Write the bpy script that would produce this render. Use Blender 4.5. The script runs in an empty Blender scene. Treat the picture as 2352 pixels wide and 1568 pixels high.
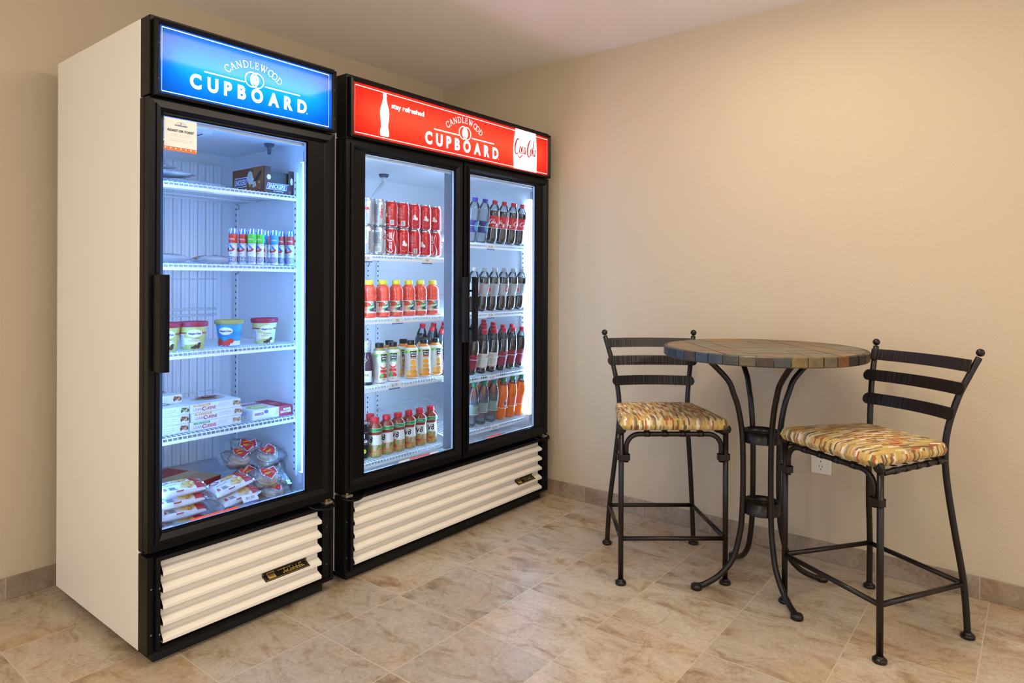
import bpy, bmesh, math, random
from mathutils import Vector, Matrix
random.seed(7)
PI = math.pi
S = bpy.context.scene
COL = S.collection

# ---------------------------------------------------------------- camera
cam_d = bpy.data.cameras.new('camera'); cam = bpy.data.objects.new('camera', cam_d); COL.objects.link(cam)
S.camera = cam
cam_d.sensor_width = 36; cam_d.lens = 36 * 1536.0 / 2352
cam_d.shift_y = -(784 - 646.2) / 2352
cam_d.clip_start = .05
_r = Vector((.62127339, -.78358167, .0043747)); _u = Vector((-.00214776, .00388002, .99999)); _f = Vector((.78359094, .62127668, -.00072761))
cam.matrix_world = Matrix(((_r.x, _u.x, -_f.x, -3.0559), (_r.y, _u.y, -_f.y, -2.9870), (_r.z, _u.z, -_f.z, 1.1816), (0, 0, 0, 1)))
# ---------------------------------------------------------------- world and exposure
w = bpy.data.worlds.new('world'); S.world = w; w.use_nodes = True
w.node_tree.nodes['Background'].inputs[0].default_value = (1.0, .98, .95, 1)
w.node_tree.nodes['Background'].inputs[1].default_value = 1.2
S.view_settings.view_transform = 'Standard'; S.view_settings.look = 'None'
S.view_settings.exposure = 0.0; S.view_settings.gamma = 1; S.view_settings.use_curve_mapping = False
S.cycles.transparent_max_bounces = 24; S.cycles.max_bounces = 10
LAMP_STRENGTH = 20.0         # ceiling fixtures
TUBE_STRENGTH = 44.0         # tubes inside the cabinets
COOLER_TUBE = 75.0          # tubes inside the two-door cooler
SIGN_TUBE = 15.0             # tubes behind the header signs

# ---------------------------------------------------------------- materials
def lin(h):
    h = h.lstrip('#'); o = []
    for i in (0, 2, 4):
        v = int(h[i:i + 2], 16) / 255
        o.append(v / 12.92 if v <= .04045 else ((v + .055) / 1.055) ** 2.4)
    return (*o, 1)
MATS = {}
def mat(name, col='#808080', rough=.5, metal=0, spec=.5, emis=0, ecol=None, coat=0, trans=0):
    if name in MATS: return MATS[name]
    m = bpy.data.materials.new(name); m.use_nodes = True; MATS[name] = m
    p = m.node_tree.nodes['Principled BSDF']
    p.inputs['Base Color'].default_value = lin(col); p.inputs['Roughness'].default_value = rough
    p.inputs['Metallic'].default_value = metal; p.inputs['Specular IOR Level'].default_value = spec
    p.inputs['Coat Weight'].default_value = coat
    if emis:
        p.inputs['Emission Color'].default_value = lin(ecol or col); p.inputs['Emission Strength'].default_value = emis
    m.diffuse_color = lin(col)
    return m
def nd(m, t, **kw):
    n = m.node_tree.nodes.new(t)
    for k, v in kw.items(): setattr(n, k, v)
    return n
def lk(m, a, b): m.node_tree.links.new(a, b)
def bump(m, scale, strength, dist=.002, stretch=None, detail=3, coord='Object'):
    tc = nd(m, 'ShaderNodeTexCoord'); mp = nd(m, 'ShaderNodeMapping'); no = nd(m, 'ShaderNodeTexNoise'); bp = nd(m, 'ShaderNodeBump')
    if stretch: mp.inputs['Scale'].default_value = stretch
    no.inputs['Scale'].default_value = scale; no.inputs['Detail'].default_value = detail
    bp.inputs['Strength'].default_value = strength; bp.inputs['Distance'].default_value = dist
    lk(m, tc.outputs[coord], mp.inputs[0]); lk(m, mp.outputs[0], no.inputs['Vector']); lk(m, no.outputs[0], bp.inputs['Height'])
    lk(m, bp.outputs[0], m.node_tree.nodes['Principled BSDF'].inputs['Normal'])
    return no
def noisecol(m, cols, scale, stretch=None, detail=4, dist=0, rough=.6):
    """colour ramp over noise -> base colour; cols = [(pos, hex)]"""
    tc = nd(m, 'ShaderNodeTexCoord'); mp = nd(m, 'ShaderNodeMapping'); no = nd(m, 'ShaderNodeTexNoise'); cr = nd(m, 'ShaderNodeValToRGB')
    if stretch: mp.inputs['Scale'].default_value = stretch
    no.inputs['Scale'].default_value = scale; no.inputs['Detail'].default_value = detail; no.inputs['Distortion'].default_value = dist
    no.inputs['Roughness'].default_value = rough
    e = cr.color_ramp.elements
    e[0].position = cols[0][0]; e[0].color = lin(cols[0][1]); e[1].position = cols[-1][0]; e[1].color = lin(cols[-1][1])
    for p, c in cols[1:-1]:
        x = e.new(p); x.color = lin(c)
    lk(m, tc.outputs['Object'], mp.inputs[0]); lk(m, mp.outputs[0], no.inputs['Vector']); lk(m, no.outputs[0], cr.inputs[0])
    lk(m, cr.outputs[0], m.node_tree.nodes['Principled BSDF'].inputs['Base Color'])
    return cr
def clear(name, tint='#ffffff', ior=1.45, rough=.02, gloss=1.0, body=0.0, bodycol='#ffffff', crinkle=0):
    """thin clear sheet: transparent with a Fresnel reflection and optionally some milky body"""
    if name in MATS: return MATS[name]
    m = bpy.data.materials.new(name); m.use_nodes = True; MATS[name] = m
    nt = m.node_tree; nt.nodes.remove(nt.nodes['Principled BSDF']); out = nt.nodes['Material Output']
    t = nd(m, 'ShaderNodeBsdfTransparent'); t.inputs[0].default_value = lin(tint)
    g = nd(m, 'ShaderNodeBsdfGlossy'); g.inputs['Roughness'].default_value = rough
    f = nd(m, 'ShaderNodeFresnel'); f.inputs[0].default_value = ior
    if crinkle:
        tc = nd(m, 'ShaderNodeTexCoord'); no = nd(m, 'ShaderNodeTexNoise'); no.inputs['Scale'].default_value = crinkle; no.inputs['Detail'].default_value = 2; no.inputs['Distortion'].default_value = .8
        bp = nd(m, 'ShaderNodeBump'); bp.inputs['Strength'].default_value = .7; bp.inputs['Distance'].default_value = .005
        lk(m, tc.outputs['Object'], no.inputs['Vector']); lk(m, no.outputs[0], bp.inputs['Height']); lk(m, bp.outputs[0], g.inputs['Normal']); lk(m, bp.outputs[0], f.inputs['Normal'])
    mx = nd(m, 'ShaderNodeMixShader'); mu = nd(m, 'ShaderNodeMath', operation='MULTIPLY'); mu.inputs[1].default_value = gloss
    lk(m, f.outputs[0], mu.inputs[0]); lk(m, mu.outputs[0], mx.inputs[0])
    base = t.outputs[0]
    if body:
        d = nd(m, 'ShaderNodeBsdfDiffuse'); d.inputs[0].default_value = lin(bodycol); m2 = nd(m, 'ShaderNodeMixShader')
        m2.inputs[0].default_value = body; lk(m, t.outputs[0], m2.inputs[1]); lk(m, d.outputs[0], m2.inputs[2]); base = m2.outputs[0]
    lk(m, base, mx.inputs[1]); lk(m, g.outputs[0], mx.inputs[2]); lk(m, mx.outputs[0], out.inputs[0])
    m.diffuse_color = (.8, .9, 1, .3)
    return m
def film(name, col, gloss=.12):
    """backlit sign film: light from the tube behind passes through it"""
    m = bpy.data.materials.new(name); m.use_nodes = True; MATS[name] = m
    nt = m.node_tree; nt.nodes.remove(nt.nodes['Principled BSDF']); out = nt.nodes['Material Output']
    t = nd(m, 'ShaderNodeBsdfTranslucent'); t.inputs[0].default_value = col
    d = nd(m, 'ShaderNodeBsdfDiffuse'); d.inputs[0].default_value = col
    g = nd(m, 'ShaderNodeBsdfGlossy'); g.inputs['Roughness'].default_value = .06
    a = nd(m, 'ShaderNodeMixShader'); a.inputs[0].default_value = .25
    b = nd(m, 'ShaderNodeMixShader'); f = nd(m, 'ShaderNodeFresnel'); f.inputs[0].default_value = 1.45
    lk(m, t.outputs[0], a.inputs[1]); lk(m, d.outputs[0], a.inputs[2]); lk(m, a.outputs[0], b.inputs[1]); lk(m, g.outputs[0], b.inputs[2])
    k = nd(m, 'ShaderNodeMath', operation='MULTIPLY'); k.inputs[1].default_value = .36; lk(m, f.outputs[0], k.inputs[0]); lk(m, k.outputs[0], b.inputs[0]); lk(m, b.outputs[0], out.inputs[0])
    return m

# ---------------------------------------------------------------- mesh builder
ORG = {}
class B:
    def __init__(s): s.v = []; s.f = []; s.mi = []; s.sm = []; s.mats = []; s.uv = None
    def m(s, mt):
        if mt not in s.mats: s.mats.append(mt)
        return s.mats.index(mt)
    def add(s, vs, fs, mt, smooth=False):
        o = len(s.v); k = s.m(mt); s.v += [tuple(p) for p in vs]
        for f in fs: s.f.append([i + o for i in f]); s.mi.append(k); s.sm.append(smooth)
        return s
    def box(s, x0, x1, y0, y1, z0, z1, mt):
        vs = [(x, y, z) for z in (z0, z1) for y in (y0, y1) for x in (x0, x1)]
        return s.add(vs, [(0, 2, 3, 1), (4, 5, 7, 6), (0, 1, 5, 4), (2, 6, 7, 3), (0, 4, 6, 2), (1, 3, 7, 5)], mt)
    def quad(s, pts, mt): return s.add(pts, [tuple(range(len(pts)))], mt)
    def prism(s, prof, x0, x1, mt, caps=True, smooth=False):
        """profile in (y,z) swept along x"""
        n = len(prof); vs = [(x0, y, z) for y, z in prof] + [(x1, y, z) for y, z in prof]
        fs = [(i, (i + 1) % n, n + (i + 1) % n, n + i) for i in range(n)]
        if caps: fs += [tuple(range(n))[::-1], tuple(range(n, 2 * n))]
        return s.add(vs, fs, mt, smooth)
    def extr(s, poly, z0, z1, mt):
        """polygon in (x,y) extruded along z"""
        n = len(poly); vs = [(x, y, z0) for x, y in poly] + [(x, y, z1) for x, y in poly]
        return s.add(vs, [(i, (i + 1) % n, n + (i + 1) % n, n + i) for i in range(n)] + [tuple(range(n))[::-1], tuple(range(n, 2 * n))], mt)
    def lathe(s, prof, mt, seg=24, c=(0, 0), closed=True, mfun=None):
        """profile [(r,z)] from bottom to top; mfun(zmid) may pick the material"""
        n = len(prof); vs = []
        for r, z in prof:
            for k in range(seg):
                a = 2 * PI * k / seg; vs.append((c[0] + r * math.cos(a), c[1] + r * math.sin(a), z))
        o = len(s.v); s.v += vs
        for i in range(n - 1):
            mm = mfun((prof[i][1] + prof[i + 1][1]) / 2) if mfun else mt
            k0 = s.m(mm)
            for k in range(seg):
                q = (k + 1) % seg
                s.f.append([o + i * seg + k, o + i * seg + q, o + (i + 1) * seg + q, o + (i + 1) * seg + k]); s.mi.append(k0); s.sm.append(True)
        if closed:
            if prof[0][0] > 1e-5: s.f.append([o + k for k in range(seg)][::-1]); s.mi.append(s.m(mfun(prof[0][1]) if mfun else mt)); s.sm.append(False)
            if prof[-1][0] > 1e-5: s.f.append([o + (n - 1) * seg + k for k in range(seg)]); s.mi.append(s.m(mfun(prof[-1][1]) if mfun else mt)); s.sm.append(False)
        return s
    def tube(s, pts, r, mt, seg=10, caps=True, rs=None, flat=None):
        pts = [Vector(p) for p in pts]; n = len(pts); vs = []
        up = Vector((0, 0, 1)); prev = None
        for i, p in enumerate(pts):
            t = (pts[min(i + 1, n - 1)] - pts[max(i - 1, 0)]).normalized()
            if prev is None:
                a = t.cross(up)
                if a.length < .05: a = t.cross(Vector((1, 0, 0)))
                a.normalize()
            else:
                a = (prev - t * prev.dot(t)); a.normalize()
            prev = a; b = t.cross(a); rr = rs[i] if rs else r
            for k in range(seg):
                an = 2 * PI * (k + .5) / seg; vs.append(p + a * (math.cos(an) * rr) + b * (math.sin(an) * rr * (flat or 1)))
        fs = [(i * seg + k, i * seg + (k + 1) % seg, (i + 1) * seg + (k + 1) % seg, (i + 1) * seg + k) for i in range(n - 1) for k in range(seg)]
        s.add(vs, fs, mt, seg > 4)
        if caps:
            o = len(s.v) - n * seg
            s.f.append([o + k for k in range(seg)][::-1]); s.f.append([o + (n - 1) * seg + k for k in range(seg)])
            s.mi += [s.m(mt)] * 2; s.sm += [False] * 2
        return s
    def ball(s, c, r, mt, seg=16, sq=(1, 1, 1)):
        n = seg // 2; vs = []
        for i in range(n + 1):
            a = PI * i / n
            for k in range(seg):
                b = 2 * PI * k / seg; vs.append((c[0] + sq[0] * r * math.sin(a) * math.cos(b), c[1] + sq[1] * r * math.sin(a) * math.sin(b), c[2] - sq[2] * r * math.cos(a)))
        return s.add(vs, [(i * seg + k, i * seg + (k + 1) % seg, (i + 1) * seg + (k + 1) % seg, (i + 1) * seg + k) for i in range(n) for k in range(seg)], mt, True)
    def loops(s, L, mt, closed_ends=False):
        """stack of rectangular/other loops with the same count, bridged"""
        n = len(L[0]); vs = [p for l in L for p in l]
        fs = [(i * n + k, i * n + (k + 1) % n, (i + 1) * n + (k + 1) % n, (i + 1) * n + k) for i in range(len(L) - 1) for k in range(n)]
        return s.add(vs, fs, mt)
    def xf(s, M, a=0):
        s.v[a:] = [tuple(M @ Vector(p)) for p in s.v[a:]]; return s
    def build(s, name, parent=None, bevel=0, seg=2, world=True, uv=None):
        org = ORG.get(parent, Vector((0, 0, 0))) if parent is not None and world else Vector((0, 0, 0))
        me = bpy.data.meshes.new(name)
        me.from_pydata([(p[0] - org.x, p[1] - org.y, p[2] - org.z) for p in s.v], [], s.f)
        for mt in s.mats: me.materials.append(mt)
        me.polygons.foreach_set('material_index', s.mi); me.polygons.foreach_set('use_smooth', s.sm)
        if uv:
            l = me.uv_layers.new(name='UVMap')
            for p in me.polygons:
                for li in p.loop_indices:
                    l.data[li].uv = uv(me.vertices[me.loops[li].vertex_index].co, p.normal)
        me.update(); o = bpy.data.objects.new(name, me); COL.objects.link(o)
        if parent is not None: o.parent = parent
        ORG[o] = org
        if bevel:
            b = o.modifiers.new('bevel', 'BEVEL'); b.width = bevel; b.segments = seg; b.limit_method = 'ANGLE'; b.angle_limit = .6; b.harden_normals = False
        return o
def recalc(o):
    bm = bmesh.new(); bm.from_mesh(o.data); bmesh.ops.recalc_face_normals(bm, faces=bm.faces); bm.to_mesh(o.data); bm.free(); return o
def tag(o, label=None, cat=None, group=None, kind=None):
    if label: o['label'] = label
    if cat: o['category'] = cat
    if group: o['group'] = group
    if kind: o['kind'] = kind
    return o
def thing(name, label, cat, loc=(0, 0, 0), rz=0, group=None):
    o = bpy.data.objects.new(name, None); COL.objects.link(o); o.location = loc; o.rotation_euler = (0, 0, rz); o.empty_display_size = .05
    ORG[o] = Vector(loc) if rz == 0 else Vector((0, 0, 0))
    return tag(o, label, cat, group)
def copytree(o, parent=None):
    c = o.copy(); COL.objects.link(c); c.parent = parent
    for ch in list(o.children): copytree(ch, c)
    return c
USED = set()
def place(proto, loc, rz=0, label=None, group=None, tilt=None):
    """the first call moves the proto itself, later calls copy it with its parts"""
    if proto in USED: o = copytree(proto)
    else: o = proto; USED.add(proto)
    o.location = loc; o.rotation_euler = tilt + (rz,) if tilt else (0, 0, rz)
    if label: o['label'] = label
    if group: o['group'] = group
    return o

# ---------------------------------------------------------------- printed artwork
TXT = {}
def txt(s, bold=0, res=3):
    k = (s, bold, res)
    if k not in TXT:
        c = bpy.data.curves.new('txt', 'FONT'); c.body = s; c.size = 1; c.offset = bold; c.resolution_u = res
        o = bpy.data.objects.new('txt', c); COL.objects.link(o); bpy.context.view_layer.update()
        me = bpy.data.meshes.new_from_object(o)
        vs = [(v.co.x, v.co.y) for v in me.vertices]; fs = [tuple(p.vertices) for p in me.polygons]
        bpy.data.objects.remove(o); bpy.data.curves.remove(c); bpy.data.meshes.remove(me)
        TXT[k] = (vs, fs)
    return TXT[k]
CAP = .69
class Flat:
    """2-D artwork (u right, v up, metres) laid on a surface by a mapping function"""
    def __init__(s, eps=.00018): s.it = []; s.k = 0; s.eps = eps
    def put(s, vs, fs, m): s.k += 1; s.it.append((vs, fs, m, s.k * s.eps)); return s
    def rect(s, x0, y0, x1, y1, m): return s.put([(x0, y0), (x1, y0), (x1, y1), (x0, y1)], [(0, 1, 2, 3)], m)
    def poly(s, pts, m): return s.put(list(pts), [tuple(range(len(pts)))], m)
    def ell(s, cx, cy, rx, ry, m, n=20, rot=0):
        c, d = math.cos(rot), math.sin(rot); P = []
        for i in range(n):
            a = 2 * PI * i / n; x, y = rx * math.cos(a), ry * math.sin(a); P.append((cx + x * c - y * d, cy + x * d + y * c))
        return s.put(P, [tuple(range(n))], m)
    def stroke(s, pts, w, m, closed=False, ws=None):
        n = len(pts); vs = []
        for i in range(n):
            a = pts[(i - 1) % n] if closed or i else pts[0]; b = pts[(i + 1) % n] if closed or i < n - 1 else pts[-1]
            dx, dy = b[0] - a[0], b[1] - a[1]; L = math.hypot(dx, dy) or 1; h = (ws[i] if ws else w) / 2
            vs += [(pts[i][0] - dy / L * h, pts[i][1] + dx / L * h), (pts[i][0] + dy / L * h, pts[i][1] - dx / L * h)]
        k = n if closed else n - 1
        return s.put(vs, [(2 * i, 2 * i + 1, (2 * i + 3) % (2 * n), (2 * i + 2) % (2 * n)) for i in range(k)], m)
    def ring(s, cx, cy, r, w, m, n=28, ry=None):
        return s.stroke([(cx + r * math.cos(2 * PI * i / n), cy + (ry or r) * math.sin(2 * PI * i / n)) for i in range(n)], w, m, True)
    def text(s, t, cx, cy, h, m, bold=.02, align='C', rot=0, wide=None, sx=1, shear=0, res=3):
        vs, fs = txt(t, bold, res)
        if not vs: return s
        k = h / CAP; x0 = min(v[0] for v in vs); x1 = max(v[0] for v in vs)
        if wide: sx = wide / ((x1 - x0) * k)
        ox = {'C': (x0 + x1) / 2, 'L': x0, 'R': x1}[align]; c, d = math.cos(rot), math.sin(rot); o = []
        for x, y in vs:
            X = (x - ox) * k * sx + shear * (y - CAP / 2) * k; Y = (y - CAP / 2) * k; o.append((cx + X * c - Y * d, cy + X * d + Y * c))
        return s.put(o, fs, m)
    def lines(s, x0, x1, y0, y1, n, m, t=.35, jag=.25):
        """rows of fine print too small to read"""
        vs = []; fs = []; h = (y1 - y0) / n
        for i in range(n):
            y = y0 + h * (i + .5); e = x1 - (x1 - x0) * random.random() * jag
            k = len(vs); vs += [(x0, y - h * t / 2), (e, y - h * t / 2), (e, y + h * t / 2), (x0, y + h * t / 2)]; fs.append((k, k + 1, k + 2, k + 3))
        return s.put(vs, fs, m)
    def bars(s, x0, y0, x1, y1, m, n=12):
        vs = []; fs = []; w = (x1 - x0) / n
        for i in range(n):
            a = x0 + w * i; k = len(vs); b = a + w * (.3 + .4 * random.random()); vs += [(a, y0), (b, y0), (b, y1), (a, y1)]; fs.append((k, k + 1, k + 2, k + 3))
        return s.put(vs, fs, m)
    def on(s, b, f, cut=0, clip=None, cutv=0):
        for vs, fs, m, d in s.it:
            if cut or clip or cutv:
                bm = bmesh.new(); bv = [bm.verts.new((x, y, 0)) for x, y in vs]
                for q in fs:
                    try: bm.faces.new([bv[i] for i in q])
                    except ValueError: pass
                xs = [v[0] for v in vs]
                if cut and max(xs) - min(xs) > cut:
                    a = math.ceil(min(xs) / cut) * cut
                    while a < max(xs):
                        bmesh.ops.bisect_plane(bm, geom=bm.verts[:] + bm.edges[:] + bm.faces[:], dist=1e-7, plane_co=(a, 0, 0), plane_no=(1, 0, 0)); a += cut
                ys = [v[1] for v in vs]
                if cutv and max(ys) - min(ys) > cutv:
                    a = math.ceil(min(ys) / cutv) * cutv
                    while a < max(ys):
                        bmesh.ops.bisect_plane(bm, geom=bm.verts[:] + bm.edges[:] + bm.faces[:], dist=1e-7, plane_co=(0, a, 0), plane_no=(0, 1, 0)); a += cutv
                if clip:
                    for co, no in clip:
                        bmesh.ops.bisect_plane(bm, geom=bm.verts[:] + bm.edges[:] + bm.faces[:], dist=1e-7, plane_co=co, plane_no=no, clear_outer=True)
                bm.verts.index_update(); vs = [(v.co.x, v.co.y) for v in bm.verts]; fs = [tuple(v.index for v in q.verts) for q in bm.faces]; bm.free()
            b.add([f(x, y, d) for x, y in vs], fs, m)
        return b
def front(x0, y0, z0):                       # artwork facing -y
    return lambda u, v, d: (x0 + u, y0 - d, z0 + v)
def around(R, rf=None, a0=0):                # artwork wrapped on a cylinder; u=0 faces -y, u>0 turns towards +x
    rf = rf or (lambda z: R)
    def f(u, v, d):
        a = u / R + a0; r = rf(v) + d + .0003
        return (r * math.sin(a), -r * math.cos(a), v)
    return f
def interp(P, z):
    for (r0, z0), (r1, z1) in zip(P, P[1:]):
        if z0 <= z <= z1 and z1 > z0: return r0 + (r1 - r0) * (z - z0) / (z1 - z0)
    return P[-1][0] if z > P[-1][1] else P[0][0]
def cat(pts, n=6):
    """Catmull-Rom through points of any dimension"""
    out = []
    for i in range(len(pts) - 1):
        a, b, c, d = pts[max(i - 1, 0)], pts[i], pts[i + 1], pts[min(i + 2, len(pts) - 1)]
        for k in range(n):
            t = k / n
            out.append(tuple(.5 * (2 * b[j] + (c[j] - a[j]) * t + (2 * a[j] - 5 * b[j] + 4 * c[j] - d[j]) * t * t + (3 * b[j] - a[j] - 3 * c[j] + d[j]) * t ** 3) for j in range(len(b))))
    return out + [tuple(pts[-1])]
# serif capitals for the arched word, unit height
SER = {'C': (.86, [([(.80, .80), (.62, .97), (.38, .99), (.13, .78), (.06, .50), (.13, .22), (.38, .01), (.62, .03), (.82, .22)], .09), ([(.80, .68), (.80, .98)], .04)]),
       'A': (.86, [([(.10, 0), (.42, 1)], .05), ([(.42, 1), (.76, 0)], .11), ([(.2, .35), (.64, .35)], .045), ([(0, .02), (.22, .02)], .04), ([(.62, .02), (.88, .02)], .04)]),
       'N': (.92, [([(.15, 0), (.15, .98)], .055), ([(.13, .98), (.78, .02)], .11), ([(.78, 0), (.78, .98)], .055), ([(.02, .98), (.2, .98)], .04), ([(.04, .02), (.27, .02)], .04), ([(.66, .98), (.9, .98)], .04)]),
       'D': (.90, [([(.18, 0), (.18, 1)], .1), ([(.05, .02), (.42, .02), (.68, .14), (.82, .38), (.82, .62), (.68, .86), (.42, .98), (.05, .98)], .065)]),
       'L': (.68, [([(.18, 0), (.18, 1)], .1), ([(.05, .98), (.32, .98)], .04), ([(.05, .02), (.6, .02), (.64, .25)], .045)]),
       'E': (.72, [([(.18, 0), (.18, 1)], .1), ([(.05, .02), (.6, .02), (.65, .24)], .045), ([(.05, .98), (.56, .98), (.6, .78)], .045), ([(.18, .52), (.48, .52)], .045), ([(.48, .4), (.48, .64)], .04)]),
       'W': (1.2, [([(.12, 1), (.38, 0)], .1), ([(.38, 0), (.6, 1)], .05), ([(.5, 1), (.8, 0)], .1), ([(.8, 0), (1.04, 1)], .05), ([(0, .98), (.28, .98)], .04), ([(.92, .98), (1.16, .98)], .04)]),
       'O': (.82, [([(.45, 1), (.2, .9), (.06, .68), (.06, .32), (.2, .1), (.45, 0), (.7, .1), (.84, .32), (.84, .68), (.7, .9), (.45, 1)], .08)])}
def logo(F, cx, cz, s, m, small=True):
    """rings with flame and rays, arched serif word over a bold word between two rules"""
    if small:
        adv = [SER[c][0] for c in 'CANDLEWOOD']; h = .0225 * s; gap = [.10] * 9; gap[7] = -.16; gap[0] = .04
        tot = sum(adv) * h + sum(gap) * h; R = .141 * s; zc = cz - .1015 * s; a = -tot / 2
        for i, ch in enumerate('CANDLEWOOD'):
            wd = adv[i] * h; am = (a + wd / 2) / R; c, d = math.cos(-am), math.sin(-am)
            for pts, wt in SER[ch][1]:
                P = [((x - SER[ch][0] / 2) * h, y * h) for x, y in (cat(pts, 3) if len(pts) > 4 else pts)]
                P = [(cx + x * c - (y + R) * d, zc + x * d + (y + R) * c) for x, y in P]
                F.stroke(P, wt * h * 1.25, m)
            a += wd + (gap[i] * h if i < 9 else 0)
    for k in (-1, 1): F.ring(cx + k * .0095 * s, cz, .0245 * s, .0036 * s, m)
    n = 30
    for i in range(n):
        a = 2 * PI * i / n; F.stroke([(cx + .0085 * s * math.cos(a), cz + .0085 * s * math.sin(a)), (cx + (.0135 + .002 * (i % 2)) * s * math.cos(a), cz + (.0165 + .002 * (i % 2)) * s * math.sin(a))], .0011 * s, m)
    F.poly([(cx + x * s, cz + z * s) for x, z in cat([(.001, .018), (-.007, .004), (-.0075, -.006), (-.002, -.0135), (.005, -.010), (.0062, -.003), (.0018, .004), (.001, .018)], 4)[:-1]], m)
    F.rect(cx - .176 * s, cz - .0165 * s, cx - .037 * s, cz - .0125 * s, m); F.rect(cx + .037 * s, cz - .0165 * s, cx + .176 * s, cz - .0125 * s, m)
    WW = []
    for ch in 'CUPBOARD':
        vs, _ = txt(ch, .045, 6); xs_ = [v[0] for v in vs]; WW.append((max(xs_) - min(xs_)) * .042 * s / CAP * .86)
    gp = (.4245 * s - sum(WW)) / 7; x = cx - .2215 * s
    for ch, w_ in zip('CUPBOARD', WW):
        F.text(ch, x, cz - .052 * s, .042 * s, m, bold=.045, align='L', sx=.86, res=6); x += w_ + gp
    F.ring(cx + .2045 * s, cz - .0735 * s, .002 * s, .0008 * s, m, 10)
# flowing cola script, strokes with varying width in a box about 3.3 wide and 1 high
SCR = [[(.78, .80, .05), (.62, .93, .08), (.36, .86, .15), (.12, .55, .18), (.08, .22, .16), (.3, .02, .12), (.6, .08, .07), (.85, .3, .04)],
       [(1.02, .5, .1), (.88, .38, .12), (.88, .16, .12), (1.02, .1, .07), (1.14, .26, .09), (1.12, .45, .1), (1.0, .5, .06)],
       [(1.5, .46, .05), (1.36, .5, .09), (1.24, .3, .12), (1.32, .1, .09), (1.46, .14, .05), (1.52, .2, .04)],
       [(1.84, .44, .06), (1.68, .5, .08), (1.56, .3, .12), (1.64, .1, .09), (1.78, .22, .06)], [(1.88, .5, .09), (1.82, .16, .1), (1.92, .1, .06), (2.04, .24, .03)],
       [(1.98, .64, .08), (2.12, .66, .08)],
       [(2.86, .66, .05), (2.82, .88, .06), (2.62, 1.0, .08), (2.36, .82, .15), (2.2, .45, .19), (2.26, .1, .16), (2.5, .0, .1), (2.74, .16, .05)],
       [(2.84, .5, .1), (2.7, .38, .12), (2.7, .16, .12), (2.84, .1, .07), (2.94, .26, .09), (2.92, .45, .1), (2.82, .5, .06)],
       [(3.3, 1.0, .05), (3.2, .96, .1), (3.1, .55, .12), (3.06, .2, .11), (3.16, .1, .06)],
       [(3.52, .44, .06), (3.36, .5, .08), (3.26, .3, .12), (3.34, .1, .09), (3.46, .22, .06)], [(3.56, .5, .09), (3.5, .16, .1), (3.6, .1, .06), (3.7, .22, .03)],
       [(.5, .0, .04), (.9, -.16, .1), (1.3, -.02, .07), (1.7, -.2, .03)]]
def script(F, cx, cy, wd, m, rot=0, k0=0, k1=99, fat=1.0, tall=1.0):
    k = wd / 3.65; c, d = math.cos(rot), math.sin(rot)
    for st in SCR[k0:k1]:
        P = cat(st, 4); Q = []
        for x, y, _ in P:
            X = (x - 1.85 + .12 * (y - .5)) * k; Y = (y - .45) * k * tall; Q.append((cx + X * c - Y * d, cy + X * d + Y * c))
        F.stroke(Q, 0, m, ws=[max(q[2], .02) * k * fat for q in P])
# ---------------------------------------------------------------- shared surface materials
BLACK = mat('black_plastic', '#0a080b', .32, spec=.17)
BLACK2 = mat('black_recess', '#08070a', .55)
CREAM = mat('cream_enamel', '#ece5da', .42); bump(CREAM, 90, .04, .001)
WHITE = mat('white_liner', '#e9eef2', .45)
SLOT = mat('slot_dark', '#2a3550', .7)
WIRE = mat('white_wire_coating', '#f2f6f8', .4)
STEEL = mat('zinc_bracket', '#b9b4ab', .35, metal=.8)
BRASS = mat('brass_bushing', '#c79a45', .35, metal=.7)
GASKET = mat('gasket_grey', '#c3cfdb', .4)
MULL = mat('mullion_grey', '#6f7480', .45)
GLASS = clear('door_glass', '#f3f8fa', 1.38, .01, .75)
SCREW = mat('screw_steel', '#5c5a5f', .3, metal=.9)
PAPER = mat('white_paper', '#f3f1ec', .6)
INK = mat('dark_ink', '#3c3f47', .7)
NAVY = mat('navy_ink', '#25408f', .6)
REDINK = mat('red_ink', '#d3202c', .5)
ORNG = mat('orange_ink', '#e07a28', .6)
TUBEW = mat('lit_tube', '#ffffff', .5, emis=TUBE_STRENGTH, ecol='#62a6ff')
TUBEC = mat('lit_cooler_tube', '#ffffff', .5, emis=COOLER_TUBE, ecol='#a2ccff')
STUBE = mat('lit_sign_tube', '#ffffff', .5, emis=SIGN_TUBE, ecol='#ffffff')
GLOW = mat('lit_white_letters', '#ffffff', .5, emis=1.15, ecol='#f4fbff')
GOLD = mat('gold_foil', '#c9ab57', .4, metal=.3)

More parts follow.
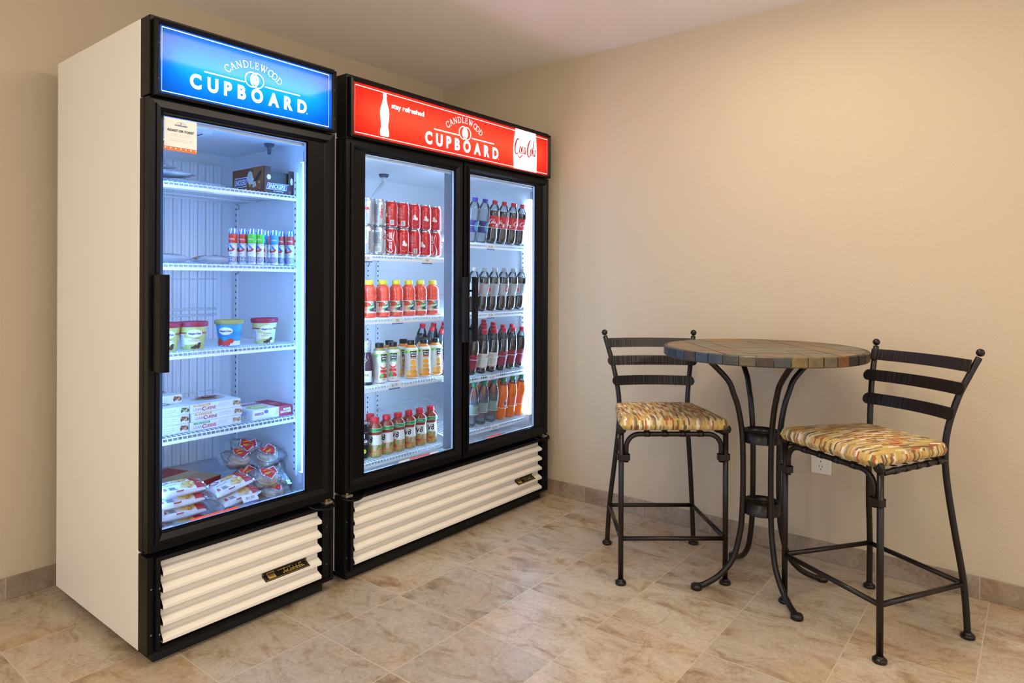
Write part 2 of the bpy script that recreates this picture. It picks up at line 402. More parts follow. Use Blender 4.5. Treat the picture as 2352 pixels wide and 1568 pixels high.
# ---------------------------------------------------------------- the room
H = 2.396
wallm = mat('wall_paint', '#c4b399', .75, spec=.2); bump(wallm, 130, .22, .003, detail=2)
ceilm = mat('ceiling_paint', '#f2ebe2', .85, spec=.1); bump(ceilm, 160, .25, .003, detail=2)
floorm = mat('stone_tile', '#b79a74', .38, spec=.4)
def tile_nodes(m, gx, ox, gy, oy, along='xy', gw=.011, ramp=None, grout='#c0b29e'):
    tc = nd(m, 'ShaderNodeTexCoord'); sp = nd(m, 'ShaderNodeSeparateXYZ'); lk(m, tc.outputs['Object'], sp.inputs[0])
    def M(op, a, b=None):
        n = nd(m, 'ShaderNodeMath', operation=op)
        for i, q in enumerate((a, b)):
            if q is None: continue
            if isinstance(q, (int, float)): n.inputs[i].default_value = q
            else: lk(m, q, n.inputs[i])
        return n.outputs[0]
    U = M('DIVIDE', M('SUBTRACT', sp.outputs['X' if along[0] == 'x' else 'Y'], ox), gx)
    V = M('DIVIDE', M('SUBTRACT', sp.outputs['Y' if along[1] == 'y' else 'Z'], oy), gy)
    fu, fv = M('FRACT', U), M('FRACT', V)
    du = M('MINIMUM', fu, M('SUBTRACT', 1.0, fu)); dv = M('MINIMUM', fv, M('SUBTRACT', 1.0, fv))
    ds = M('MINIMUM', M('MULTIPLY', du, gx / .35), M('MULTIPLY', dv, gy / .35))
    g = M('LESS_THAN', ds, gw / 2)
    cb = nd(m, 'ShaderNodeCombineXYZ'); lk(m, M('FLOOR', U), cb.inputs[0]); lk(m, M('FLOOR', V), cb.inputs[1])
    wn = nd(m, 'ShaderNodeTexWhiteNoise'); lk(m, cb.outputs[0], wn.inputs['Vector'])
    # stone pattern, offset per tile
    ad = nd(m, 'ShaderNodeVectorMath', operation='MULTIPLY_ADD'); lk(m, wn.outputs['Color'], ad.inputs[0]); ad.inputs[1].default_value = (9, 9, 9); lk(m, tc.outputs['Object'], ad.inputs[2])
    n1 = nd(m, 'ShaderNodeTexNoise'); n1.inputs['Scale'].default_value = 6.5; n1.inputs['Detail'].default_value = 9; n1.inputs['Roughness'].default_value = .68; n1.inputs['Distortion'].default_value = .7
    mp = nd(m, 'ShaderNodeMapping'); mp.inputs['Scale'].default_value = (1.8, .9, 1); mp.inputs['Rotation'].default_value = (0, 0, .5)
    lk(m, ad.outputs[0], mp.inputs[0]); lk(m, mp.outputs[0], n1.inputs['Vector'])
    cr = nd(m, 'ShaderNodeValToRGB'); e = cr.color_ramp.elements
    ramp = ramp or [(.30, '#7d6750'), (.40, '#a28c71'), (.48, '#b2a18a'), (.6, '#bbad99'), (.70, '#bfad91')]
    e[0].position, e[0].color = ramp[0][0], lin(ramp[0][1]); e[1].position, e[1].color = ramp[-1][0], lin(ramp[-1][1])
    for p_, c_ in ramp[1:-1]: e.new(p_).color = lin(c_)
    lk(m, n1.outputs[0], cr.inputs[0])
    # warm blotches
    n2 = nd(m, 'ShaderNodeTexNoise'); n2.inputs['Scale'].default_value = 2.6; n2.inputs['Detail'].default_value = 5; lk(m, ad.outputs[0], n2.inputs['Vector'])
    mr = nd(m, 'ShaderNodeMapRange'); mr.inputs[1].default_value = .48; mr.inputs[2].default_value = .72; lk(m, n2.outputs[0], mr.inputs[0])
    m1 = nd(m, 'ShaderNodeMixRGB', blend_type='MULTIPLY'); m1.inputs[2].default_value = (1.05, .91, .74, 1); lk(m, mr.outputs[0], m1.inputs[0]); lk(m, cr.outputs[0], m1.inputs[1])
    # thin veins
    n3 = nd(m, 'ShaderNodeTexNoise'); n3.inputs['Scale'].default_value = 3.4; n3.inputs['Detail'].default_value = 7; n3.inputs['Distortion'].default_value = 1.6; lk(m, ad.outputs[0], n3.inputs['Vector'])
    ab = M('ABSOLUTE', M('SUBTRACT', n3.outputs[0], .5)); vn = M('MULTIPLY', M('LESS_THAN', ab, .006), .35)
    m2 = nd(m, 'ShaderNodeMixRGB', blend_type='MULTIPLY'); m2.inputs[2].default_value = (.62, .48, .34, 1); lk(m, vn, m2.inputs[0]); lk(m, m1.outputs[0], m2.inputs[1])
    # fine speckle
    n5 = nd(m, 'ShaderNodeTexNoise'); n5.inputs['Scale'].default_value = 70; n5.inputs['Detail'].default_value = 5; n5.inputs['Roughness'].default_value = .7; lk(m, ad.outputs[0], n5.inputs['Vector'])
    r5 = nd(m, 'ShaderNodeMapRange'); r5.inputs[1].default_value = .35; r5.inputs[2].default_value = .65; r5.inputs[3].default_value = .86; r5.inputs[4].default_value = 1.10; lk(m, n5.outputs[0], r5.inputs[0])
    s5 = nd(m, 'ShaderNodeVectorMath', operation='SCALE'); lk(m, m2.outputs[0], s5.inputs[0]); lk(m, r5.outputs[0], s5.inputs['Scale'])
    # per tile brightness
    br = nd(m, 'ShaderNodeMapRange'); br.inputs[3].default_value = .88; br.inputs[4].default_value = 1.1; lk(m, wn.outputs['Value'], br.inputs[0])
    m3 = nd(m, 'ShaderNodeVectorMath', operation='SCALE'); lk(m, s5.outputs[0], m3.inputs[0]); lk(m, br.outputs[0], m3.inputs['Scale'])
    m4 = nd(m, 'ShaderNodeMixRGB'); m4.inputs[2].default_value = lin(grout); lk(m, g, m4.inputs[0]); lk(m, m3.outputs[0], m4.inputs[1])
    P = m.node_tree.nodes['Principled BSDF']; lk(m, m4.outputs[0], P.inputs['Base Color'])
    bp = nd(m, 'ShaderNodeBump'); bp.inputs['Strength'].default_value = .25; bp.inputs['Distance'].default_value = .002
    hh = M('SUBTRACT', M('MULTIPLY', n1.outputs[0], .5), g); lk(m, hh, bp.inputs['Height']); lk(m, bp.outputs[0], P.inputs['Normal'])
tile_nodes(floorm, .3498, -.301, .3470, -1.103)
basem = mat('stone_baseboard', '#8d7660', .45, spec=.35)
tile_nodes(basem, .3475, -1.071, 5, -1, 'yz', .009, ramp=[(.3, '#7d6a59'), (.45, '#94816f'), (.6, '#a2917f'), (.75, '#aa9884')], grout='#b3a28d')
basem2 = mat('stone_baseboard_dark', '#8d7660', .45, spec=.35)
tile_nodes(basem2, .3475, -.2, 5, -1, 'xz', .009, ramp=[(.3, '#7d6a59'), (.45, '#94816f'), (.6, '#a2917f'), (.75, '#aa9884')], grout='#b3a28d')
ST = lambda o: tag(o, kind='structure')
ST(B().box(-4.7, .12, -4.9, .12, -.1, 0, floorm).build('floor'))
ST(B().box(-4.7, .12, -4.9, .12, H, H + .1, ceilm).build('ceiling'))
ST(B().box(-4.7, .12, 0, .12, 0, H, wallm).build('wall_left'))
ST(B().box(0, .12, -4.9, 0, 0, H, wallm).build('wall_right'))
ST(B().box(-4.7, 0, -.009, 0, 0, .082, basem2).build('baseboard_left', bevel=.002))
ST(B().box(-.009, 0, -4.9, 0, 0, .082, basem).build('baseboard_right', bevel=.002))

# ceiling fixtures (the near one mirrors in the blue sign; the two behind the camera are added for extra light)
DIFF = mat('lit_diffuser', '#ffffff', .5, emis=LAMP_STRENGTH, ecol='#fff0da')
def fixture(x0, x1, y0, y1, label):
    t = thing('ceiling_light', label, 'light fixture', ((x0 + x1) / 2, (y0 + y1) / 2, H), group='fluorescent ceiling fixtures')
    B().box(x0, x1, y0, y1, H - .02, H, WHITE).build('housing', t, .004)
    B().box(x0 + .015, x1 - .015, y0 + .015, y1 - .015, H - .07, H - .02, DIFF).build('diffuser', t)
fixture(-1.90, -.57, -2.37, -2.10, 'long white fluorescent ceiling fixture above the round table')
fixture(-4.5, -3.2, -2.2, -1.93, 'unseen ceiling fixture added as fill light behind the camera to the left')
fixture(-2.6, -1.3, -4.6, -4.33, 'unseen ceiling fixture added as fill light behind the camera to the right')

# ---------------------------------------------------------------- display cabinets
FY = -.868
def rect(x0, x1, z0, z1, y): return [(x0, y, z0), (x1, y, z0), (x1, y, z1), (x0, y, z1)]
def frame(b, x0, x1, z0, z1, prof, m):
    """mitred rectangular frame; prof = [(left, right, bottom, top insets, y)]"""
    return b.loops([rect(x0 + l, x1 - r, z0 + bo, z1 - t, y) for l, r, bo, t, y in prof], m)
def shelf(parent, x0, x1, y0, y1, z, pitch=.0165, name='shelf', lip=.021, tilt=0):
    b = B(); n = int((x1 - x0) / pitch); r = .0017
    for i in range(n + 1):
        x = x0 + (x1 - x0) * i / n
        b.tube([(x, y1, z - r), (x, y0 + .006, z - r), (x, y0, z - .006), (x, y0 - .001, z - lip)], r, WIRE, 4)
    for y, zz, rr in ((y0 - .001, z - lip, .0035), (y0 + .003, z - .0055, .0022), (y0 + (y1 - y0) * .33, z - .0085, .003), (y0 + (y1 - y0) * .66, z - .0085, .003), (y1, z - .0045, .003)):
        b.tube([(x0 - .004, y, zz), (x1 + .004, y, zz)], rr, WIRE, 6)
    for x in (x0 - .004, x1 + .004): b.tube([(x, y0 - .001, z - lip), (x, y0 + .005, z - .006), (x, y1, z - .006)], .003, WIRE, 6)
    b.box(x0 - .004, x1 + .004, y0 - .0052, y0 - .0036, z - lip - .004, z - .0145, WIRE)
    if tilt: b.xf(Matrix.Translation((0, y0, z)) @ Matrix.Rotation(tilt, 4, 'X') @ Matrix.Translation((0, -y0, -z)))
    return b.build(name, parent)
def clip_at(parent, x, y, z, s):
    b = B(); b.tube([(x, y, z - .009), (x + s * .012, y, z - .014), (x + s * .016, y, z - .026), (x + s * .004, y, z - .03)], .003, STEEL, 6)
    return b.build('shelf_clip', parent)
def track(parent, x, y, z0, z1, face):
    """slotted upright; face 'x' is fixed on a side wall, 'y' on the back wall"""
    b = B(); w = .009
    if face == 'y': b.box(x - w, x + w, y - .006, y, z0, z1, WHITE)
    else: b.box(x - .006 * (1 if face == 'x' else 0), x + (.006 if face == 'X' else 0), y - w, y + w, z0, z1, WHITE)
    z = z0 + .02
    while z < z1 - .02:
        if face == 'y': b.quad([(x - .0035, y - .0063, z), (x + .0035, y - .0063, z), (x + .0035, y - .0063, z + .008), (x - .0035, y - .0063, z + .008)], SLOT)
        else:
            xx = x - .0063 if face == 'x' else x + .0063
            b.quad([(xx, y - .0035, z), (xx, y + .0035, z), (xx, y + .0035, z + .008), (xx, y - .0035, z + .008)], SLOT)
        z += .0254
    return b.build('shelf_track', parent)
def screw(b, x, y, z, r=.004): b.ball((x, y, z), r, SCREW, 8, (1, .5, 1))

def cabinet(name, label, x0, x1, doors, sx, grille_in, panel_film, mull=None, backy=-.22, inl=.055, inr=.055, tubem=None, group='glass door display cabinets'):
    t = thing(name, label, 'refrigerator', (x0, FY, 0), group=group)
    yb, ys, ZT, ZB = -.105, -.806, 1.985, .036
    # cream enamel shell
    b = B()
    for a, c in ((x0, x0 + inl - .005), (x1 - inr + .005, x1)): b.box(a, c, ys, yb, ZB, ZT, CREAM)
    b.box(x0 + .02, x1 - .02, backy + .004, yb, ZB, ZT - .001, CREAM).box(x0 + .02, x1 - .02, ys, backy, 1.735, ZT - .001, CREAM).box(x0 + .02, x1 - .02, ys, backy, ZB, .345, CREAM)
    b.build('cabinet_shell', t, .003)
    # liner
    b = B(); ix0, ix1 = x0 + inl, x1 - inr; yf = ys - .03; iz0, iz1 = .36, 1.712
    b.box(x0 + inl - .005, ix0, yf, backy, iz0 - .01, iz1 + .02, WHITE).box(ix1, x1 - inr + .005, yf, backy, iz0 - .01, iz1 + .02, WHITE)
    b.box(ix0, ix1, backy - .006, backy, iz0, iz1, WHITE).box(ix0, ix1, yf, backy - .006, iz1, iz1 + .02, WHITE).box(ix0, ix1, yf, yf + .010, iz1 - .034, iz1, WHITE).box(ix0, ix1, yf, backy - .006, iz0 - .01, iz0, WHITE)
    b.build('liner', t)
    # black front of the body: jambs behind the doors, header box, lower panel
    b = B()
    b.box(x0, x0 + inl - .005, yf, ys, .345, 1.74, BLACK).box(x1 - inr + .005, x1, yf, ys, .345, 1.74, BLACK)
    b.box(x0 + .03, x1 - .03, yf, ys, 1.733, 1.744, BLACK2).box(x0 + .03, x1 - .03, yf, ys, .335, .36, BLACK2).box(x0 + .03, x1 - .03, yf, yf + .008, .36, .385, WHITE)
    b.box(x0 + .01, x1 - .01, yf + .004, ys, .325, .347, BLACK2)
    if mull: b.box(mull - .034, mull + .034, yf, ys + .03, .389, 1.733, MULL)
    b.build('front_jamb', t, .002)
    # header light box
    b = B(); zs0, zs1 = 1.752, 1.957; hy = FY
    b.box(x0 + .002, x0 + .018, hy, ys, 1.744, ZT, BLACK).box(x1 - .018, x1 - .002, hy, ys, 1.744, ZT, BLACK)
    b.box(x0 + .018, x1 - .018, hy, ys, 1.968, ZT, BLACK).box(x0 + .018, x1 - .018, hy, ys, 1.744, 1.75, BLACK)
    b.box(x0 + .018, x1 - .018, ys - .004, ys, 1.75, 1.968, WHITE)
    lb = b.build('light_box', t, .0015)
    b = B(); P = [(0, 0, 0, 0, hy), (0, 0, 0, 0, hy - .020), (.010, .010, .008, .010, hy - .022), (.0175, .0175, .013, .014, hy - .014), (.0175, .0175, .013, .014, hy - .004)]
    fx0, fx1, fz0, fz1 = x0 + .009, x1 - .009, 1.740, 1.972
    frame(b, fx0, fx1, fz0, fz1, P, BLACK)
    for z in (1.79, 1.90):
        screw(b, fx0 + .010, hy - .022, z, .003); screw(b, fx1 - .010, hy - .022, z, .003)
    b.build('sign_frame', lb)
    px0, px1, pz0, pz1 = fx0 + .0175, fx1 - .0175, fz0 + .013, fz1 - .014
    b = B(); b.quad(rect(px0, px1, pz0, pz1, hy - .0135), panel_film); sp = b.build('sign_panel', lb)
    b = B(); n = 1
    b.tube([(x0 + .06, hy + .035, 1.857), (x1 - .06, hy + .035, 1.857)], .008, STUBE, 12); b.build('sign_lamp', lb)
    # lower grille
    b = B(); gx0, gx1 = x0 + .022, x1 - .012
    frame(b, gx0, gx1, .046, .334, [(0, 0, 0, 0, ys), (0, 0, 0, 0, FY - .012), (.012, .012, .012, .012, FY - .014), (.014, .014, .014, .014, FY - .006), (.020, .036, .016, .018, FY + .003), (.020, .036, .016, .018, FY + .04)], BLACK)
    b.box(x0 + .001, gx0, FY, ys, .04, .336, BLACK).box(gx1, x1 - .001, FY, ys, .04, .336, BLACK)
    b.box(gx0 + .02, gx1 - .03, FY + .034, FY + .038, .06, .32, BLACK2)
    for z in (.10, .24):
        screw(b, gx0 - .010, FY - .001, z); screw(b, gx0 + .009, FY - .015, z, .0035); screw(b, gx1 - .022, FY - .004, z + .01, .0035)
    gr = b.build('grille', t, .001)
    b = B(); lx0, lx1 = gx0 + .021, gx1 - .037 - grille_in; z = .0665; 
    for k in range(5):
        zz = z + .0512 * k; yo = FY - .012
        b.prism([(yo + .029, zz + .050), (yo + .027, zz + .050), (yo + .027, zz + .0245), (yo + .001, zz + .0125), (yo, zz + .011), (yo, zz + .001), (yo + .002, zz - .001), (yo + .028, zz - .001), (yo + .028, zz + .001), (yo + .003, zz + .001), (yo + .003, zz + .0115), (yo + .029, zz + .0235)], lx0, lx1, CREAM)
    recalc(b.build('louvre', gr, .0012))
    B().box(x0 + .03, x1 - .03, -.84, -.15, 0.0, .04, BLACK2).build('plinth', t)
    # interior tubes behind the side stiles; unseen mullion tube added to brighten the cooler
    T = []
    for i, (x, yl) in enumerate([(ix0 + .018, ys + .03), (ix1 - .018, ys + .03)] + ([(mull + .012, ys + .048)] if mull else [])):
        b = B(); b.tube([(x, yl, .45), (x, yl, 1.63)], .0055, tubem or TUBEW, 12)
        T.append(b.build('interior_lamp', t))
        for z in (1.63, .41): b = B(); b.box(x - .013, x + .013, yl - .012, yl + .012, z, z + .04, WHITE); b.build('lamp_holder', T[-1])
    # doors
    for (dx0, dx1, hinge) in doors:
        hl, hr = (.055, 0) if hinge == 'L' else (0, .055)
        yo = FY; b = B(); dz0, dz1 = .352, 1.738
        HI = .115 if len(doors) == 1 else .106
        prof = [(0, 0, 0, 0, yf - .002), (0, 0, 0, 0, yo), (.018, .018, .018, .018, yo - .002), (.019, .019, .019, .019, yo - .009), (.030, .030, .030, .030, yo - .010), (.043, .043, .047, .040, yo + .001)]
        if hinge == 'L': prof += [(.043 + .003, .043, .047, .040, yo + .004), (.098, .043, .051, .046, yo + .004), (.098, .043, .051, .046, yo + .03)]
        else: prof += [(.043, .043 + .003, .047, .040, yo + .004), (.043, HI, .051, .046, yo + .004), (.043, HI, .051, .046, yo + .03)]
        frame(b, dx0, dx1, dz0, dz1, prof, BLACK)
        gl, grr = dx0 + prof[-1][0], dx1 - prof[-1][1]; gz0, gz1 = dz0 + .051, dz1 - .046
        d = b.build('door', t)
        b = B(); frame(b, gl, grr, gz0, gz1, [(0, 0, 0, 0, yo + .012), (.0, .0, .0, .0, yo + .0245), (.004, .004, .004, .004, yo + .0245), (.004, .004, .004, .004, yo + .012)], GASKET)
        b.build('glazing_edge', d)
        b = B(); b.quad(rect(gl, grr, gz0, gz1, yo + .010), GLASS); b.build('glass_pane', d)
        # handle on the side away from the hinge
        b = B()
        if len(doors) == 1:
            hx = dx0 + .012
            b.extr([(hx - .003, yo - .056), (hx + .008, yo - .062), (hx + .024, yo - .060), (hx + .026, yo - .052), (hx + .008, yo - .046), (hx + .006, yo - .010), (hx - .003, yo - .010)], .902, 1.196, BLACK)
        else:
            hx = dx1 - .036 if hinge == 'L' else dx0 + .020
            b.extr([(hx - .017 + .034 * a_, yo - b_) for a_, b_ in ((0, .050), (.12, .061), (.4, .066), (.75, .064), (1, .056), (1, .048), (0, .046))], .902, 1.198, BLACK)
            for z in (.958, 1.135): b.tube([(hx, yo - .008, z), (hx, yo - .05, z)], .005, BLACK, 8)
        b.build('handle', d, .001)
        # hinge bracket, bushing and heater cord below
        hx = dx0 + .022 if hinge == 'L' else dx1 - .022; sg = -1 if hinge == 'L' else 1
        b = B(); b.box(hx - .016, hx + .016, yo - .004, ys, .334, .342, STEEL); b.tube([(hx, yo + .014, .342), (hx, yo + .014, .352)], .0065, BRASS, 10)
        b.build('hinge_bracket', t, .0008)
        b = B(); e = hx + sg * .028
        b.tube(cat([(hx - sg * .085, yo + .02, .345), (hx - sg * .07, yo - .01, .333), (hx - sg * .03, yo - .026, .325), (hx + sg * .006, yo - .022, .326), (e, yo - .002, .333), (e + sg * .0, yo + .02, .343), (e - sg * .012, yo + .03, .350)], 5), .0042, BLACK, 8)
        b.build('door_cord', t)
        b = B(); hz = 1.741; b.box(hx - .012, hx + .012, yo + .004, ys, 1.7395, 1.7432, STEEL); b.build('top_hinge', t)
    return t, lb, sp, (px0, px1, pz0, pz1), gr

BLUEF = film('blue_sign_film', (.0, .20, .92, 1)); REDF = film('red_sign_film', (.93, .035, .016, 1))
FX0, FX1 = -2.155, -1.475
fz, fzl, fsp, fp, fgr = cabinet('display_freezer', 'tall one-door glass freezer with lit blue header sign and cream sides', FX0, FX1, [(FX0 + .001, FX1 - .001, 'R')], 0, .012, BLUEF)
CX0, CX1 = -1.425, -.065
cl, cll, csp, cp, cgr = cabinet('display_cooler', 'wide two-door glass drinks cooler with lit red header sign', CX0, CX1, [(CX0 + .001, -.7565, 'L'), (-.7455, CX1 - .001, 'R')], 0, .018, REDF, mull=-.751, inr=.030, tubem=TUBEC)
# header artwork
sy = FY - .0135
F = Flat(.0001); a, b_, c, d_ = fp
F.stroke([(a + .0055, c + .005), (b_ - .0125, c + .005), (b_ - .0125, d_ - .0055), (a + .0055, d_ - .0055)], .0024, GLOW, True)
logo(F, -1.819, 1.860, 1.0, GLOW)
bb = B(); F.on(bb, lambda u, v, d: (u, sy - d, v)); bb.build('sign_lettering', fzl)
F = Flat(.0001); a, b_, c, d_ = cp
F.stroke([(a + .007, c + .009), (b_ - .009, c + .009), (b_ - .009, d_ - .011), (a + .007, d_ - .011)], .0026, GLOW, True)
logo(F, -.760, 1.866, 1.17, GLOW)
bot = [(.000, .0), (.018, .0), (.0235, .006), (.024, .018), (.019, .035), (.0185, .05), (.0225, .072), (.0245, .095), (.022, .112), (.014, .133), (.0095, .15), (.0085, .160), (.0105, .163), (.0105, .167), (.008, .170), (.009, .176)]
bp = [(x, z) for x, z in bot] + [(-x, z) for x, z in reversed(bot[1:])]
F.poly([(-1.248 + x, 1.767 + z) for x, z in bp], GLOW)
F.text('stay refreshed', -1.1195, 1.9005, .0205, GLOW, bold=.022, wide=.185)
F.poly([(-.387, d_ - .001), (-.214, d_ - .001), (-.208, 1.90), (-.205, 1.85), (-.207, c + .001), (-.400, c + .001), (-.404, 1.85), (-.399, 1.90)], GLOW)
script(F, -.302, 1.866, .180, REDINK, 0, fat=1.25, tall=1.75)
bb = B(); F.on(bb, lambda u, v, d: (u, sy - d, v)); bb.build('sign_lettering', cll)

# maker's badges on the fourth louvre (no mesh text beyond what the plate reads)
def badge(parent, x0, x1, zc, freezer):
    F = Flat(.0002); w, h = x1 - x0, .040
    blk = mat('badge_black', '#0d0b0d', .3)
    F.rect(0, 0, w, h, blk); F.stroke([(.004, h), (.004, .004), (w - .004, .004), (w - .004, h)], .0013, GOLD)
    F.rect(w * .10, .008, w * .10 + .028, .036, GOLD); F.rect(w * .10 + .002, .023, w * .10 + .013, .034, mat('badge_red', '#6b1420', .5)); F.rect(w * .10 + .015, .024, w * .10 + .026, .033, blk)
    F.text('TRUE', w * .10 + .014, .018, .006, blk, .01); F.text('T', w * .10 + .0075, .0285, .008, GOLD, 0)
    ox = w * .43; k = 1.0 if freezer else 1.15; y0 = .018 if freezer else .012; hh = .015 if freezer else .02; sw = .0026
    U = (w * .5) / 5.2
    def st(p): F.stroke([(ox + x * U, y0 + y * hh) for x, y in p], sw, GOLD)
    st([(-1.0, .9), (1.0, .9)]); st([(.35, 1.1), (.35, .0), (1.15, .0), (1.15, .95), (2.0, .95)]); st([(1.7, .95), (1.7, 0), (4.6, 0)]); st([(2.45, 0), (2.45, .9)]); st([(3.15, 0), (3.15, .9)])
    st([(3.8, 0), (3.8, .95), (4.4, .95), (4.4, .5), (3.8, .5)])
    if freezer: F.text('FREEZER', w * .665, .0115, .0062, GOLD, .01, wide=w * .5)
    n = (Vector((0, -.03, .04))).normalized()
    bb = B(); yo = FY - .012
    def f(u, v, d):   # the slope of the louvre: from its nose up and back
        if v < .0275: return (x0 + u, yo + .001 + .026 * v / .0275 - .0003 - d * .42, zc + .0125 + .012 * v / .0275 + .0006 + d * .9)
        return (x0 + u, yo + .0266 - d, zc + .0248 + v - .0275)
    F.on(bb, f, 0, cutv=.0275); return bb.build('maker_badge', parent)
badge(fgr, -1.765, -1.585, .0665 + .0512, True)
badge(cgr, -.335, -.185, .0665 + .0512, False)

# freezer interior: evaporator panel, ceiling fittings, tracks, shelves
b = B(); ex0, ex1, ey = -2.09, -1.60, -.252; P = [(ex0, ey)]
x = ex0 + .02
while x < ex1 - .02:
    P += [(x, ey), (x + .0015, ey + .007), (x + .0045, ey + .007), (x + .006, ey), (x + .018, ey), (x + .0185, ey + .002), (x + .0195, ey + .002), (x + .02, ey)]; x += .0335
P += [(ex1, ey), (ex1 + .004, ey + .004), (ex1 + .004, -.227), (ex0, -.227)]
b.extr(P, .43, 1.66, WHITE)
for z in (.72, 1.185): b.tube([(ex0 + .02, ey - .0005, z), (ex1 - .02, ey - .0005, z)], .003, WHITE, 6)
b.tube([(ex0 + .02, ey - .0005, 1.06), (ex1 - .02, ey - .0005, 1.06)], .005, WHITE, 6); b.tube([(ex0 + .02, ey - .0005, 1.035), (ex1 - .02, ey - .0005, 1.035)], .005, WHITE, 6)
b.build('evaporator_panel', fz)
b = B()
for (x, y) in () and ((-1.62, -.40), (-1.60, -.52), (-1.75, -.55), (-1.95, -.55)): b.ball((x, y, 1.712), .006, SCREW, 8)
b.box(-2.09, -1.85, -.66, -.36, 1.700, 1.712, WHITE)
for i in range(9): b.tube([(-2.08 + .025 * i, -.65, 1.697), (-2.08 + .025 * i, -.37, 1.697)], .0015, SLOT, 4)
b.build('fan_guard', fz)
b = B(); b.lathe([(.006, 1.672), (.008, 1.690), (.008, 1.698), (.017, 1.703), (.020, 1.712)], mat('grey_plug', '#4a5260', .5), 12, (-1.60, -.62)); b.build('ceiling_plug', fz)
for y in (-.262, -.70): track(fz, -1.53, y, .42, 1.60, 'x')
for y in (-.30, -.70): track(fz, -2.10, y, .42, 1.60, 'X')
FSH = [1.513, 1.238, .938, .656]
for z in FSH:
    s_ = shelf(fz, -2.088, -1.542, -.705, -.285, z)
    clip_at(s_, -1.540, -.70, z, .6); clip_at(s_, -1.540, -.275, z, .6)
# cooler interior
for x in (-.790, -.724, -1.352, -.112): track(cl, x, -.226, .42, 1.62, 'y')
for y in (-.72,): track(cl, -.095, y, .42, 1.62, 'x'); track(cl, -1.37, y, .42, 1.62, 'X')
TILT = .157
LSH = [1.291, 1.020, .733, .415]; RSH = [1.370, 1.019, .699, .437]
for i in range(4):
    s_ = shelf(cl, -1.355, -.772, -.762, -.24, LSH[i]); clip_at(s_, -.790, -.235, LSH[i], .5)
    s_ = shelf(cl, -.735, -.100, -.762, -.24, RSH[i], tilt=TILT); clip_at(s_, -.724, -.245, RSH[i] + .08, -.5)
    b = B(); hh = (.085, .083, .083, .070)[i]                                   # clear front stops round each bottle
    for k in range(8 if i == 2 else 6):
        xc = -.138 - .0785 * k
        b.tube([(xc + .0365 * math.sin(a_), -.7124 - hh * math.sin(TILT) - .0365 * math.cos(a_), RSH[i] + .008 + hh * math.cos(TILT) - .0058 * math.cos(a_)) for a_ in [-1.5 + 3.0 * q / 10 for q in range(11)]], .0011, WIRE, 5)
    b.build('bottle_stop', s_)
b = B(); b.tube([(-.83, -.40, 1.700), (-.83, -.40, 1.66)], .012, WHITE, 12); b.lathe([(.02, 1.698), (.026, 1.712)], mat('grey_plug', '#4a5260', .5), 16, (-.83, -.40)); b.tube([(-.83, -.40, 1.675), (-.92, -.44, 1.60), (-.96, -.45, 1.545)], .009, WHITE, 8); b.ball((-.965, -.452, 1.53), .014, mat('grey_plug', '#4a5260', .5), 10, (1, .6, 1.6)); b.build('air_sensor', cl)
# temperature strips lying on the sill inside each door
def strip(parent, x0, x1, y, z, cols):
    F = Flat(.0002); L = x1 - x0
    for a_, c_, m_ in cols: F.rect(a_ * L, 0, c_ * L, .0065, m_)
    bb = B(); F.on(bb, lambda u, v, d: (x0 + u, y - d, z + v)); return bb.build('temperature_strip', parent)
BLI = mat('pale_blue_ink', '#6c93c9', .5); CORAL = mat('coral_strip', '#f4665a', .5, emis=.0)
strip(fz, -2.075, -1.80, FY + .009, .4105, [(0, .2, BLI), (.2, .8, CORAL), (.8, 1, BLI)])
strip(cl, -1.17, -.90, FY + .009, .4105, [(0, .12, BLI), (.12, .35, WHITE), (.35, .8, CORAL), (.8, 1, WHITE)])
strip(cl, -.60, -.42, FY + .009, .4105, [(0, .18, BLI), (.18, .82, CORAL), (.82, 1, BLI)])
